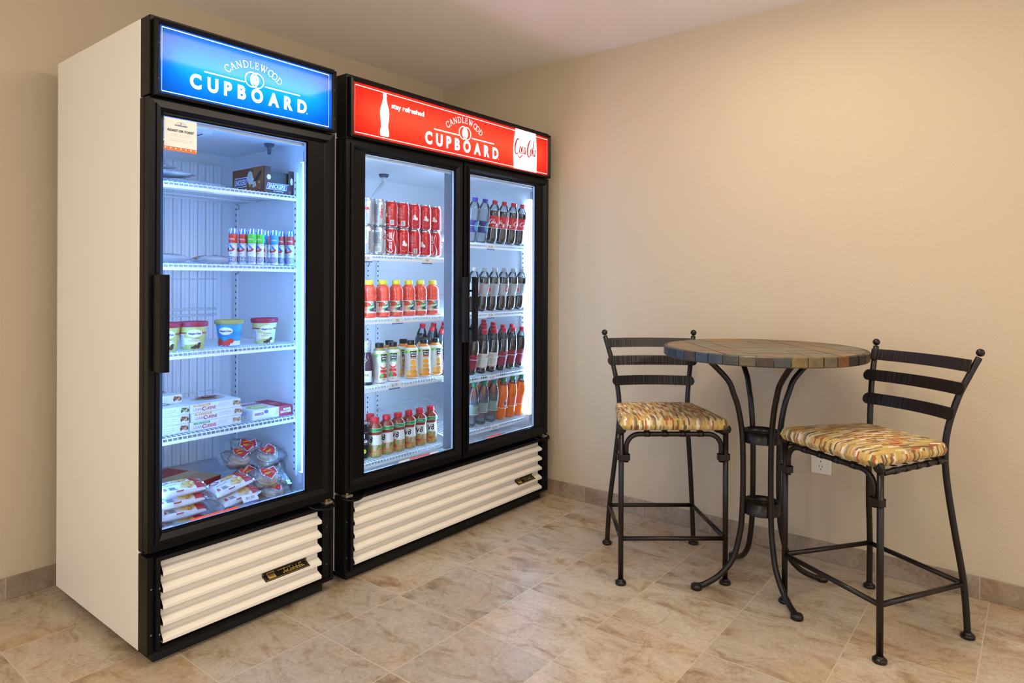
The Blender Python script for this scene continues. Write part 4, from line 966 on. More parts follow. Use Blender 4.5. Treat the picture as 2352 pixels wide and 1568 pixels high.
# ---- sleeve juice bottles
def sleeve(kind):
    t = proto('juice_bottle', 'bottle'); P = [(0, .003), (.025, 0), (.031, .004), (.032, .016), (.0312, .022), (.0322, .03), (.031, .06), (.029, .082), (.0292, .095), (.032, .118), (.0315, .130), (.027, .142), (.0195, .151), (.0165, .154), (.0165, .158)]
    liq = C('#e79a2a', .2) if kind == 'orange' else C('#c98a3c', .2)
    bot(t, P, WINK, lambda z: C('#f3f1ea', .35) if .006 < z < .146 else liq); capof(t, .1585, .0185, .0155, CAPK); F = Flat(.00012); R_ = .031
    top = C('#8fd06a') if kind == 'orange' else C('#3fbf7f')
    F.rect(-.097, .127, .097, .1455, top); F.stroke([(-.097, .1445), (.097, .1445)], .003, C('#e8702a') if kind == 'orange' else C('#39b57a'))
    for s in (-.0485, .0485):
        for k in range(7): F.ell(s - .034 + k * .010, .127 - .004 * (k % 2), .007, .0055, C('#4fb04a') if k % 2 else C('#c9e27a'), 7, rot=k)
        F.rect(s - .006, .100, s + .019, .127, KINK); F.text('Minute', s + .0065, .1195, .0062, WINK, .03, wide=.022); F.text('Maid', s + .0065, .1085, .0075, WINK, .03, wide=.018)
        F.rect(s - .006, .093, s + .019, .100, C('#e2742c') if kind == 'orange' else C('#3a9a58')); F.text('ORANGE' if kind == 'orange' else 'APPLE', s + .0065, .0965, .003, WINK, .03, res=1)
        if kind == 'orange':
            F.ell(s + .006, .074, .013, .013, C('#f0a63a'), 18); F.ring(s + .006, .074, .0125, .0012, C('#f6d89a'), 18); F.rect(s - .006, .048, s + .018, .060, C('#ee9a34')); F.ell(s + .006, .030, .0155, .0145, C('#f29a2e'), 18); F.ell(s - .016, .026, .011, .016, C('#f5cc80'), 14); F.rect(s - .022, .008, s + .025, .018, C('#e88f2c'))
            F.poly([(s + .004, .032), (s + .011, .040), (s + .013, .034)], C('#3f9a3a'))
        else:
            F.ell(s + .004, .076, .014, .013, C('#cf3a34'), 18); F.ell(s + .004, .080, .013, .011, C('#f3efdf'), 16); F.rect(s - .010, .048, s + .017, .060, C('#d2372f')); F.ell(s + .003, .030, .0155, .0145, C('#c93230'), 18); F.ell(s - .004, .034, .007, .009, C('#4aa84a'), 10); F.rect(s - .012, .018, s + .018, .024, C('#e9efe2')); F.text('100% JUICE', s + .003, .021, .0035, C('#2f8c4f'), .03, res=1)
        F.lines(s + .024, s + .040, .02, .115, 26, C('#a9a59b'), .4)
    wrap_art(t, F, P, R_, .006, cutv=.02); return t
ja, jo = sleeve('apple'), sleeve('orange')
gj = 'sleeve labelled juice bottles on the third left shelf'
Z3 = LSH[2] + .0006
place(ja, (-1.120, -.712, Z3), deg(-104), 'white apple juice bottle with black cap, turned sideways beside the dark tea', gj)
place(ja, (-1.045, -.715, Z3), deg(-137), 'white and green apple juice bottle with black cap, just above the $1.75 tag', gj)
for i, (x, y, a) in enumerate([(-.934, -.715, -126), (-.854, -.715, -126), (-.778, -.715, -112)]): place(jo, (x, y, Z3), deg(a), 'front row orange juice bottle with black cap, %s of three from left' % ORD[i], gj)
for i, (x, y) in enumerate([(-1.000, -.640), (-.915, -.640), (-.790, -.640)]): place(jo, (x, y, Z3), deg(-130), 'second row orange juice bottle with black cap, %s' % ('behind the front apple juice', 'behind the leftmost front orange juice', 'behind the rightmost front orange juice')[i], gj)
# dark tea bottle
t = thing('tea_bottle', 'dark tea bottle with speckled silver cap left of the apple juices', 'bottle', (-1.190, -.712, Z3), rz=1e-9); t.rotation_euler = (0, 0, deg(-52))
P = [(0, .003), (.025, 0), (.0305, .004), (.031, .058), (.0315, .062), (.0315, .085), (.029, .100), (.024, .125), (.0185, .140), (.0165, .145)]
bot(t, P, mat('dark_tea', '#3a2536', .12, spec=.6), lambda z: mat('dark_tea', '#3a2536') if z > .008 else PET)
spk = mat('speckled_shrink_cap', '#cfd3d8', .3, metal=.2); noisecol(spk, [(.46, '#5c6066'), (.5, '#dfe3e6')], 420, detail=2)
b = B(); b.lathe([(.0195, .140), (.0195, .186), (.018, .190), (0, .190)], spk, 22); b.build('cap', t, world=False)
F = Flat(.00012); F.rect(-.03, .014, .03, .062, C('#d9d3c4')); F.rect(-.03, .034, .03, .037, C('#8fa05c')); F.text('GOLD', 0, .055, .006, C('#8a8578'), .02, wide=.03); F.text('PEAK', 0, .0445, .010, C('#4c4a40'), .02, wide=.036); F.rect(-.03, .014, .03, .030, C('#cfd8dd')); F.lines(-.02, .02, .017, .027, 2, C('#8b97a0'))
F.stroke([(-.002, .118), (.008, .108), (-.002, .098)], .0022, C('#d8c690')); wrap_art(t, F, P, .031)

# ---- vegetable juice bottles
def v8():
    t = proto('vegetable_juice_bottle', 'bottle'); P = [(0, .003), (.024, 0), (.030, .004), (.0312, .014), (.0305, .020), (.0315, .028), (.0305, .034), (.0318, .055), (.0285, .085), (.0290, .098), (.0325, .112), (.0325, .126), (.029, .137), (.021, .146), (.0165, .150), (.0165, .154)]
    art = mat('vegetable_print', '#b58a55', .4); noisecol(art, [(.34, '#3f7a3a'), (.45, '#a8b060'), (.52, '#d98a4c'), (.60, '#c85a38'), (.7, '#e8c9a8')], 60, detail=3, dist=1.5)
    bot(t, P, WINK, lambda z: art if z < .060 else (C('#eceae4', .35) if z < .100 else C('#8c3a24', .15))); capof(t, .1545, .0185, .0165, CAPR); F = Flat(.00012)
    F.rect(-.101, .112, .101, .127, GINK); F.stroke([(-.101, .1125), (.101, .1125)], .0012, WINK); F.stroke([(-.101, .1268), (.101, .1268)], .0012, WINK)
    for s in (-.05, .05):
        F.ell(s, .072, .0155, .0175, C('#2c8a4e'), 20); F.ell(s + .0006, .074, .0150, .0170, C('#f0efe8'), 20); F.text('V8', s + .001, .077, .022, KINK, .03, rot=.12, shear=.2)
        F.text('ORIGINAL', s + .006, .1195, .0035, C('#bfe6c6'), .02, res=1); F.lines(s + .022, s + .038, .03, .06, 8, C('#d9cdb8'), .5)
        F.ell(s - .02, .045, .006, .012, C('#d9663a'), 8, rot=.5); F.ell(s + .014, .04, .005, .012, C('#6fa04a'), 8, rot=-.6); F.ell(s, .03, .012, .006, C('#cf4a30'), 8)
    wrap_art(t, F, P, .0315, .006, cutv=.02); return t
vb = v8(); gv = 'red capped vegetable juice bottles'; Z4 = LSH[3] + .0006
for i, (x, a) in enumerate([(-1.143, -2), (-1.077, 6), (-1.010, 22), (-.943, 32), (-.875, 40), (-.805, 46)]): place(vb, (x, -.712, Z4), deg(a), 'vegetable juice bottle with red cap, %s in the front row' % nth(i), gv)
place(vb, (-1.110, -.640, Z4), deg(10), 'vegetable juice bottle with red cap standing alone behind the front row', gv)
t = thing('tall_drink_can', 'tall black drink can with white lettering, left of the vegetable juices', 'drink can', (-1.212, -.705, Z4), rz=1e-9); t.rotation_euler = (0, 0, deg(-36))
P = [(0, .002), (.0245, 0), (.0315, .009), (.033, .014), (.033, .140), (.0272, .153), (.027, .157), (.0255, .156), (0, .154)]
bot(t, P, ALU, lambda z: mat('black_can_paint', '#191a20', .3, metal=.3) if .006 < z < .150 else ALU, 26, 'can_body'); F = Flat(.00012)
F.text('Full', -.002, .104, .017, WINK, .03, wide=.030); F.text('Throttle', .003, .083, .014, WINK, .03, wide=.048); F.stroke([(-.026, .116), (.028, .120)], .0014, C('#9fb4c8')); F.stroke([(-.026, .070), (.028, .070)], .0014, C('#9fb4c8')); F.ell(.012, .040, .008, .009, C('#cdd238'), 14); F.lines(.006, .018, .036, .044, 2, KINK)
wrap_art(t, F, P, .033)

# ---- sodas on the gravity shelves of the right door
def soda(kind):
    t = proto('soda_bottle', 'bottle')
    cont = [(0, .006), (.016, .004), (.022, 0), (.029, .006), (.0325, .018), (.033, .038), (.031, .060), (.0288, .078), (.0298, .088), (.0330, .104), (.0335, .150), (.0325, .162), (.028, .180), (.020, .198), (.0135, .207), (.0125, .214)]
    strt = [(0, .006), (.016, .004), (.022, 0), (.029, .006), (.0325, .018), (.0315, .030), (.0320, .034), (.0325, .100), (.0335, .112), (.0325, .135), (.028, .160), (.0205, .188), (.0135, .206), (.0125, .214)]
    wavy = [(0, .006), (.016, .004), (.022, 0), (.030, .008), (.0325, .03), (.031, .060), (.0305, .068), (.0315, .072), (.0318, .118), (.0330, .128), (.0325, .15), (.026, .175), (.018, .198), (.0135, .206), (.0125, .214)]
    K = dict(red=(cont, COLA, .173, CAPR, .084, .146), grey=(cont, COLA, .173, CAPS, .084, .146), purple=(cont, PETM, .172, CAPP, .052, .112), cream=(strt, COLA, .172, CAPR, .032, .107), burg=(strt, COLA, .172, CAPR, .032, .107),
             orange=(wavy, mat('orange_soda', '#f0741c', .15, spec=.6), .188, CAPG, .070, .118), clear=(wavy, PETM, .150, CAPG, .070, .118))[kind]
    P, liq, lv, cp_, z0, z1 = K; PP = []
    for a, c_ in zip(P, P[1:]):
        PP.append(a)
        if a[1] < lv < c_[1]: PP.append((interp(P, lv), lv))
    PP.append(P[-1]); bot(t, PP, PET, lambda z: liq if z < lv else PET); capof(t, .208, .0143, .0175, cp_); F = Flat(.00015); R_ = .0325; L = R_ * PI
    if kind == 'red':
        F.rect(-L, z0, L, z1, C('#cc1f2b'))
        for s in (-L / 2, L / 2): script(F, s, .115, .078, WINK, PI / 2 * 0, k1=11, tall=1.2); F.rect(s + .040, .090, s + .050, .108, C('#e9e4e0')); F.ring(s + .028, .094, .004, .001, WINK, 10); F.lines(s - .05, s - .042, .09, .14, 9, C('#e9a0a0'), .4)
    if kind == 'grey':
        F.rect(-L, z0, L, z1, C('#b9bcbe', .35)); F.stroke([(-L, z1 - .002), (L, z1 - .002)], .003, C('#9aa0a5'))
        for s in (-L / 2, L / 2): F.text('Coke', s, .116, .024, REDINK, .03, wide=.052); F.text('Diet', s - .018, .135, .007, KINK, .03); F.lines(s + .034, s + .050, .088, .138, 9, C('#7d8286'), .4)
    if kind == 'purple':
        F.rect(-L, z0, L, z1, C('#3c3a7c')); 
        for s in (-L / 2, L / 2): F.ell(s - .012, .083, .02, .026, C('#3f8fb0'), 14); F.rect(s - .006, .085, s + .014, .108, C('#a9c4cc')); F.lines(s - .004, s + .012, .064, .106, 8, C('#dfe9ee'), .35); F.text('vitamin', s + .034, .09, .006, WINK, .02)
    if kind == 'cream':
        F.rect(-L, z0, L, z1, C('#ddd8c8')); F.stroke([(-L, z0 + .003), (L, z0 + .003)], .002, C('#8a3040'))
        for s in (-L / 2, L / 2): F.stroke(cat([(s - .03, .09), (s - .006, .100), (s + .022, .104)], 5), .005, C('#b8323c')); F.ring(s, .080, .0125, .0015, C('#7a5a58'), 18); F.text('Dr', s, .081, .012, C('#5b2c34'), .03, shear=.2); F.ell(s + .004, .052, .0115, .008, C('#c9a0a0'), 14); F.ell(s + .004, .052, .010, .0068, C('#efe9dc'), 14); F.text('Diet', s + .004, .052, .006, C('#b8323c'), .02); F.lines(s + .03, s + .048, .045, .10, 8, C('#a8a090'), .4)
    if kind == 'burg':
        F.rect(-L, z0, L, z1, C('#8e2233'))
        for s in (-L / 2, L / 2): F.ell(s, .078, .016, .013, C('#6c1424'), 16); F.text('Dr', s, .083, .009, WINK, .02, shear=.2); F.text('Pepper', s + .001, .072, .008, WINK, .02, shear=.2, wide=.026); F.stroke(cat([(s - .03, .094), (s, .104), (s + .03, .100)], 4), .003, C('#d65a66'))
    if kind == 'orange':
        F.rect(-L, z0, L, z1, C('#ee6a2a'))
        for s in (-L / 2, L / 2): F.ell(s, .092, .022, .019, C('#f0e4d0'), 16); F.ell(s, .093, .020, .0165, C('#f2842c'), 16); F.text('Fanta', s, .094, .015, C('#20245c'), .05, wide=.036); F.ell(s + .012, .110, .008, .004, C('#6a9a34'), 8, rot=.4)
    if kind == 'clear':
        F.rect(-L, z0, L, z1, C('#8f9f97')); 
        for s in (-L / 2, L / 2): F.rect(s - .012, .076, s + .012, .110, C('#aab5a6')); F.lines(s - .010, s + .010, .078, .108, 7, C('#54605a'), .4); F.stroke([(s - .03, .114), (s + .03, .114)], .003, C('#5a6a70'))
    wrap_art(t, F, P, R_, .006, cutv=.010); return t
SD = {k: soda(k) for k in ('red', 'grey', 'purple', 'cream', 'burg', 'orange', 'clear')}
def sx(k): return -.138 - .0785 * k
def put(kind, shelf_i, k, j, rz, label, group):
    dy = .0715 * j; o = place(SD[kind], (sx(k), -.712 + dy * math.cos(TILT), RSH[shelf_i] + .050 * math.sin(TILT) + .0012 + dy * math.sin(TILT)), deg(rz), label, group)
    # lean with the sloping shelf: rotate about world x after the turn about its own axis
    M_ = Matrix.Rotation(TILT, 3, 'X') @ Matrix.Rotation(deg(rz), 3, 'Z'); o.rotation_euler = M_.to_euler(); return o
random.seed(3)
for k in range(4): put('red', 0, k, 0, -75 + 25 * k, 'red labelled cola bottle with red cap, %s from the right' % ORD[k], 'red labelled cola bottles')
for k in (4, 5): put('purple', 0, k, 0, -60, 'clear bottle with purple cap and blue label, %s' % ('beside the red labelled colas' if k == 4 else 'against the door frame'), 'purple capped bottles')
for k in range(6): put('grey', 1, k, 0, -20 - 22 * (k % 3), 'diet cola bottle with silver cap and grey label, %s from the right' % ORD[k], 'diet cola bottles')
gc = 'red capped dark sodas filling the third right shelf'
for k in range(8):
    for j in range(4):
        if k == 0 and j > 1: continue
        kind = 'burg' if k < 3 or j > 0 else 'cream' if k < 5 else 'burg'
        pos = ('front row' if j == 0 else ORD[j] + ' row back'); colr = {'burg': 'burgundy labelled', 'cream': 'cream labelled'}[kind]
        put(kind, 2, k, j, -50 + random.uniform(-25, 25), '%s dark soda bottle, red cap, %s from the right, %s' % (colr, ORD[k], pos), gc)
go = 'green capped sodas on the bottom right shelf'
for k in range(6):
    put('orange' if k < 3 else 'clear', 3, k, 0, (-35, -30, -80)[k % 3], '%s from the right in the front row' % (('orange soda bottle with green cap, ' if k < 3 else 'clear soda bottle with green cap, ') + ORD[k]), go)
for k in range(1, 6): put('orange', 3, k, 1, -60, 'orange soda bottle with green cap, %s from the right in the second row' % ORD[k], go)

# ---- price tags clipped on the shelf lips
def price(text, x, z, label, y=-.7685, tilt=0, rz=0, w_=.066, h_=.028):
    t = thing('price_tag', label, 'price tag', (x, y, z), group='white price tags on the shelf edges'); t.rotation_euler = (tilt, 0, rz)
    b = B(); b.box(-w_ / 2, w_ / 2, -.0008, 0, -h_ / 2, h_ / 2, PAPER); F = Flat(.0001)
    F.rect(-w_ / 2, -h_ / 2, w_ / 2, -h_ / 2 + .005, C('#2f4f9e')); n = 8
    for i in range(n): F.ell(-w_ / 2 + w_ * (i + .5) / n, -h_ / 2 + .0025, .0011, .0008, WINK, 6)
    F.text(text, 0, .0035, .0095, C('#5c7288'), .01, wide=.0065 * len(text)); F.text('Plus tax', 0, -.0055, .003, C('#8496a6'), 0, res=1)
    F.on(b, lambda u, v, d: (u, -.0008 - d, v)); b.build('card', t, world=False); return t
price('$1.50', -1.242, LSH[0] - .020, 'price tag reading $1.50 under the silver cans')
price('50¢', -.888, LSH[0] - .019, 'price tag reading 50¢ under the red cans')
price('75¢', -1.067, LSH[1] - .016, 'price tag reading 75¢ under the yellow capped bottles')
price('$1.75', -1.083, LSH[2] - .012, 'price tag reading $1.75 under the apple juice')
for i, (x, nm) in enumerate([(-.436, 'red labelled cola shelf'), (-.434, 'diet cola shelf'), (-.421, 'shelf of burgundy labelled sodas'), (-.398, 'shelf of orange sodas')]): price('$1.50', x, RSH[i] - .016, 'price tag reading $1.50 on the ' + nm)
# ---------------------------------------------------------------- goods in the freezer
def superpillow(b, L, W_, Hh, mt, n=26, m=18, ex=3.0, ey=2.4, crimp=.012, wob=.0, seed=1, fin=None):
    """soft sealed pack: two domed skins meeting at the rim with flat crimped ends"""
    rnd = random.Random(seed); ph = [rnd.uniform(0, 6) for _ in range(6)]
    def h(u, v):
        a = max(0, 1 - abs(u) ** ex) ** .5; c = max(0, 1 - abs(v) ** ey) ** .5
        w_ = 1 + wob * (math.sin(9 * u + ph[0] + 3 * v) * .5 + math.sin(17 * u * v + ph[1]) * .3 + math.sin(13 * v + ph[2] + 5 * u) * .4)
        return Hh / 2 * a * c * w_
    V = []; fs = []
    for s in (1, -1):
        for j in range(m + 1):
            for i in range(n + 1):
                u, v = -1 + 2 * i / n, -1 + 2 * j / m; k = 1 - .10 * (1 - abs(v) ** 2) * (abs(u) ** 8)
                V.append((u * L / 2 * k, v * W_ / 2 * (1 - .05 * abs(u) ** 4), Hh / 2 + s * h(u, v)))
    N = (n + 1) * (m + 1)
    for j in range(m):
        for i in range(n):
            a = j * (n + 1) + i; fs.append((a, a + 1, a + n + 2, a + n + 1)); fs.append((N + a, N + a + n + 1, N + a + n + 2, N + a + 1))
    b.add(V, fs, mt, True)
    for s in (-1, 1):      # crimped fins with a zigzag
        P = []; k = 14
        for i in range(k + 1):
            v = -1 + 2 * i / k; P.append((v * W_ / 2 * .93, (.0006 + .0006 * math.sin(v * 7)) * (1 if i % 2 else -1)))
        a0 = s * (L / 2 * .89); a1 = s * (L / 2 + crimp)
        VV = [(a0, y, Hh / 2 + z) for y, z in P] + [(a1, y * 1.04, Hh / 2 + z * 1.5 - .002) for y, z in P]
        b.add(VV, [(i, i + 1, k + 2 + i, k + 1 + i) for i in range(k)], fin or mt)
    return lambda u, v, d=0: (u, v, Hh / 2 + h(max(-1, min(1, u / (L / 2))), max(-1, min(1, v / (W_ / 2)))) + d)
# ice cream bar carton with a torn open front
t = thing('ice_cream_carton', 'brown ice cream bar carton with torn open front on the top shelf', 'carton', (-1.593, -.68, FSH[0] + .0006)); ORG[t] = Vector((0, 0, 0))
BR = C('#4a2a26'); BRS = C('#6b3a22'); w_, d_, h_ = .131, .225, .100; b = B(); x0, x1 = -w_ / 2, w_ / 2
b.box(x0, x0 + .0012, 0, d_, 0, h_, BRS).box(x1 - .0012, x1, 0, d_, 0, h_, BR).box(x0, x1, d_ - .0012, d_, 0, h_, BR).box(x0, x1, 0, d_, 0, .0012, BR)
b.box(x0, x1, .0, .0012, 0, .036, BR).box(x0, x0 + .028, 0, .0012, .036, h_, BR).box(x1 - .026, x1, 0, .0012, .036, h_ * .93, BR).box(x0, x1, .012, .014, .036, .084, C('#3a3526'))
b.box(x0, x1, .10, d_, h_ - .0012, h_, BR); b.build('carton', t, world=False)
F = Flat(.0002); F.poly([(.010, .014), (.095, .014), (.101, .038), (.016, .038)], WINK); F.poly([(.0115, .016), (.094, .016), (.099, .036), (.0175, .036)], C('#2a3fa0')); 
F.text('SNICKERS', .055, .026, .015, C('#eef0f8'), .03, wide=.073, shear=.25); F.text('ICE CREAM BARS', .062, .0085, .004, C('#e6dcd8'), .02, res=1); F.text('24', .110, .010, .008, C('#d86a7a'), .02)
F.ell(.020, .060, .009, .010, C('#e9e4de'), 12); F.ell(.118, .052, .006, .014, C('#e9dfc8'), 10)
for i in range(9): F.poly([(.030 + i * .0085, .036), (.034 + i * .0085, .0395), (.0385 + i * .0085, .036)], C('#b9b2b4'))
b = B(); F.on(b, lambda u, v, d: (x0 + u, -d, v)); F = Flat(.0002)
Lz = d_; F.rect(0, 0, Lz, .100, C('#6d3b20')); F.poly([(.09, 0), (.20, .02), (.225, .05), (.225, .1), (.16, .1), (.12, .06)], C('#8a5428')); F.poly([(.012, .030), (.104, .030), (.110, .068), (.018, .068)], WINK); F.poly([(.0145, .033), (.102, .033), (.107, .065), (.020, .065)], C('#27307f'))
F.text('SNICKERS', .061, .049, .021, C('#eef0f8'), .03, wide=.080, shear=.25); F.text('ICE CREAM BARS', .075, .021, .006, C('#e6dcd8'), .02, res=1)
F.ell(.130, .062, .020, .026, C('#cfcac4'), 14); F.ell(.145, .050, .014, .014, C('#d9d4cc'), 12); F.poly([(.150, .028), (.200, .060), (.212, .076), (.205, .086), (.150, .046)], C('#33201c')); F.poly([(.150, .022), (.176, .028), (.170, .046), (.150, .046)], C('#cdbfae')); F.ell(.130, .032, .006, .005, C('#b9a24e'), 8); F.ell(.196, .040, .007, .006, C('#b9a24e'), 8); F.text('24', .200, .018, .008, C('#c87a9a'), .02)
F.on(b, lambda u, v, d: (x0 - d, Lz - u, v)); b.build('carton_print', t, world=False)
# foil and clear packs on the top shelf
POUCH = clear('milky_pouch_film', '#ffffff', 1.5, .1, 1.0, .5, '#eef2f8', crinkle=20)
FOILM = mat('foil_film', '#c3ccd2', .22, metal=.55); bump(FOILM, 55, .7, .006, detail=3)
def softpack(name, label, catg, loc, rz, L, W_, Hh, mt, tilt=(0, 0), art=None, seed=1, wob=.12, group=None):
    t = thing(name, label, catg, loc, 1e-9, group); t.rotation_euler = (tilt[0], tilt[1], rz); b = B(); f = superpillow(b, L, W_, Hh, mt, seed=seed, wob=wob); b.build('wrapper', t, world=False)
    if art:
        b = B(); art().on(b, lambda u, v, d: f(u, v, d + .0004), .008, cutv=.008); b.build('wrapper_print', t, world=False)
    return t
gp = 'silver frozen snack packs on the top freezer shelf'
softpack('snack_pack', 'wide silver snack pack at the bottom of the top shelf pile', 'frozen snack', (-1.905, -.60, FSH[0] + .001), .05, .20, .12, .022, FOILM, seed=2, group=gp)
softpack('snack_pack', 'silver snack pack lying on top of the wide one', 'frozen snack', (-1.985, -.600, FSH[0] + .024), -.1, .15, .11, .026, FOILM, seed=3, group=gp)
softpack('snack_pack', 'small clear pack topping the silver pile, partly behind the notice', 'frozen snack', (-2.01, -.58, FSH[0] + .051), .3, .10, .09, .020, POUCH, seed=4, group=gp)
# clear pouches on the second shelf
def pouch_art():
    F = Flat(.0002)
    F.ell(-.045, .010, .022, .016, C('#a9743e'), 12); F.ell(-.046, .010, .016, .011, C('#c99a5c'), 10); F.lines(-.01, .05, -.03, -.012, 2, C('#4a5aa8')); F.lines(.0, .06, .015, .03, 2, C('#5a6ab8')); F.text('Cookies', .03, -.002, .012, C('#3a4aa0'), .02, rot=.1); return F
go_ = 'clear frozen cookie pouches on the second freezer shelf'
softpack('cookie_pouch', 'clear cookie pouch with blue print at the left end of its shelf', 'frozen snack', (-1.99, -.56, FSH[1] + .001), .06, .19, .12, .034, POUCH, art=pouch_art, seed=5, group=go_)
softpack('cookie_pouch', 'flat white cookie pouch in the middle of the second freezer shelf', 'frozen snack', (-1.86, -.46, FSH[1] + .001), -.1, .15, .10, .018, mat('milky_film', '#d7dbe0', .35), seed=6, group=go_)
softpack('cookie_pouch', 'clear cookie pouch beside the squeeze tubes', 'frozen snack', (-1.815, -.60, FSH[1] + .001), .12, .13, .11, .030, POUCH, art=pouch_art, seed=7, group=go_)
# squeeze tubes standing on end
def poptube(colr, dark):
    t = proto('frozen_squeeze_tube', 'frozen treat'); P = []; n = 24; bandm = C(colr, .35)
    prof = [(0, .0130, 1), (.003, .0138, 1), (.07, .0138, 1), (.100, .0138, .80), (.118, .0138, .42), (.126, .0136, .14), (.1335, .0100, .08)]
    b = B(); Ls = [[(r * math.cos(2 * PI * i / n), r * sq * math.sin(2 * PI * i / n), z) for i in range(n)] for z, r, sq in prof]
    b.loops(Ls, C('#e9eef4', .35)); 
    b.f += [list(range(n))[::-1], list(range((len(Ls) - 1) * n, len(Ls) * n))]; b.mi += [0, 0]; b.sm += [False, False]
    for i in range(len(b.sm)): b.sm[i] = True
    b.build('tube_body', t, world=False)
    F = Flat(.00015); q = .0138 * PI
    def rr(z):
        return interp([(p[1], p[0]) for p in prof], z)
    def sq(z):
        for (a, _, s0), (c_, _, s1) in zip(prof, prof[1:]):
            if a <= z <= c_: return s0 + (s1 - s0) * (z - a) / (c_ - a)
        return prof[-1][2]
    F.rect(-q, .112, q, .1335, C('#2f86d8'))
    for k in range(-4, 5): F.poly([(k * .013, .112), (k * .013 + .004, .112), (k * .013 + .009, .133), (k * .013 + .003, .133)], WINK)
    F.rect(-q, .080, q, .1125, C(colr)); F.rect(-q, .0785, q, .0805, C(dark))
    for s in (-.0095, .020, -.038): 
        F.text('Cherry' if colr == '#cf3b2c' else 'Apple' if colr == '#46c83c' else 'Raspberry', s, .092, .006, C('#f3d6d6'), .02, rot=PI, wide=.021); F.ring(s, .104, .003, .0007, C(dark), 10)
        F.stroke(cat([(s - .012, .072), (s, .076), (s + .012, .071)], 4), .0012, C('#2a7ac8')); F.poly([(s - .008, .070), (s - .003, .072), (s + .006, .058), (s + .001, .056)], C('#2f6fc0')); F.poly([(s - .010, .046), (s + .004, .048), (s + .010, .056), (s + .006, .060), (s - .002, .053), (s - .010, .052)], C('#d23a2e')); F.ell(s - .001, .040, .004, .001, C('#3a4a9a'), 8)
    for s in (-.0095, .0335): F.text('ICEE', s, .018, .018, C('#2f3a90'), .05, rot=PI, wide=.029); F.text('ICEE', s, .018, .0168, WINK, -.01, rot=PI, wide=.027)
    b = B()
    def f(u, v, d):
        a = u / .0138; r = rr(v) + d + .0004; return (r * math.sin(a), -(rr(v) * sq(v) + d + .0004) * math.cos(a), v)
    F.on(b, f, .004, cutv=.01); b.build('tube_print', t, world=False); return t
PT = {'red': poptube('#cf3b2c', '#a02a20'), 'green': poptube('#46c83c', '#2a9a30'), 'blue': poptube('#2f9ae0', '#1f6ab0')}
for c_, x, y, lb in [('red', -1.764, -.650, 'standing alone at the left'), ('red', -1.727, -.655, 'left of the green tubes'), ('green', -1.709, -.685, 'left of the two green tubes'), ('green', -1.678, -.688, 'right of the two green tubes'), ('blue', -1.640, -.650, 'behind the right green tube'), ('red', -1.621, -.640, 'behind the front blue tube'),
                 ('blue', -1.618, -.688, 'in the front row'), ('red', -1.568, -.655, 'second from the right'), ('red', -1.546, -.685, 'at the right end'), ]:
    place(PT[c_], (x, y, FSH[1] + .0006), deg(-8), '%s banded frozen squeeze tube %s' % (c_, lb), 'frozen squeeze tubes standing on the second freezer shelf')
# pints
def pint(lid, top, bodyc, kind):
    t = proto('ice_cream_pint', 'ice cream'); P = [(0, .004), (.034, .004), (.0345, 0), (.036, .001), (.0455, .081), (.0460, .083)]
    tm = mat('pint_top_' + kind, top, .5); noisecol(tm, [(.45, top), (.52, '#f0dcc0'), (.6, top)], 330, detail=2)
    bot(t, P, C(bodyc, .45), lambda z: tm if z > .060 else C(bodyc, .45), 36, 'tub')
    b = B(); b.lathe([(.0478, .080), (.0500, .083), (.0502, .094), (.0490, .0965), (.0465, .0965), (.0455, .0945), (0, .0945)], C(lid, .45), 40); b.build('lid', t, world=False); F = Flat(.00015); R_ = .041
    if kind != 'berry': F.poly(cat([(-.12, .056), (-.06, .054), (0, .058), (.06, .053), (.12, .056)], 3) + [(.12, .061), (-.12, .061)], C('#b5502c')); F.ell(-.02, .030, .05, .012, C('#efe9b0'), 16)
    else: F.poly([(-.12, .036), (.12, .036), (.12, .056), (-.12, .056)], C('#1f86d8')); F.rect(-.12, .003, .12, .020, C('#dce6ee'))
    F.ell(.004, .057, .0245, .014, C('#dde3ea'), 26); F.ell(.004, .057, .0232, .0128, WINK, 26); F.text('Häagen-Dazs', .004, .057, .0062, C('#20306e'), .045, wide=.041)
    nm = {'choc': ('chocolate', 'chocolate chip'), 'van': ('vanilla', 'chocolate chip'), 'berry': ('strawberry', '')}[kind]
    F.text(nm[0], .006, .039, .0052, C('#5f6a72'), .0, wide=.026 if kind != 'berry' else .032); 
    if nm[1]: F.text(nm[1], .006, .0325, .0052, C('#5f6a72'), .0, wide=.042)
    F.rect(-.052, .012, -.030, .056, C('#dfe3ea')); F.lines(-.050, -.032, .014, .052, 12, C('#8d93a6'), .35)
    if kind == 'berry':
        for x, y, r in ((-.018, .016, .012), (.010, .013, .011), (.024, .021, .009), (-.004, .006, .009), (-.028, .008, .009)): F.ell(x, max(y, r + .002), r, r, C('#d8342c'), 14)
        for x, y in ((-.016, .029), (.011, .025)): F.poly([(x - .006, y), (x, y + .005), (x + .006, y), (x, y - .003)], C('#2f8a3a'))
    else:
        for x, y, r in ((.006, .010, .008), (.018, .012, .009), (.020, .020, .007), (-.004, .008, .005)): F.ell(x, y, r, r * .8, C('#4a3630'), 9, rot=r * 99)
        if kind == 'van': F.ell(.024, .009, .007, .006, C('#e9efc0'), 10)
    b = B(); F.on(b, around(R_, lambda z: interp(P, z)), .006, cutv=.02); b.build('tub_print', t, world=False); return t
pc, pv, ps = pint('#a3203c', '#9c5a2c', '#c9c56a', 'choc'), pint('#a3203c', '#9c5a2c', '#d6d488', 'van'), pint('#a8a055', '#4aa6c4', '#3aa0e4', 'berry')
gi = 'ice cream pints on the third freezer shelf'; Zp = FSH[2] + .0006
place(pc, (-2.006, -.650, Zp), deg(-20), 'red lidded ice cream pint half hidden behind the door handle', gi)
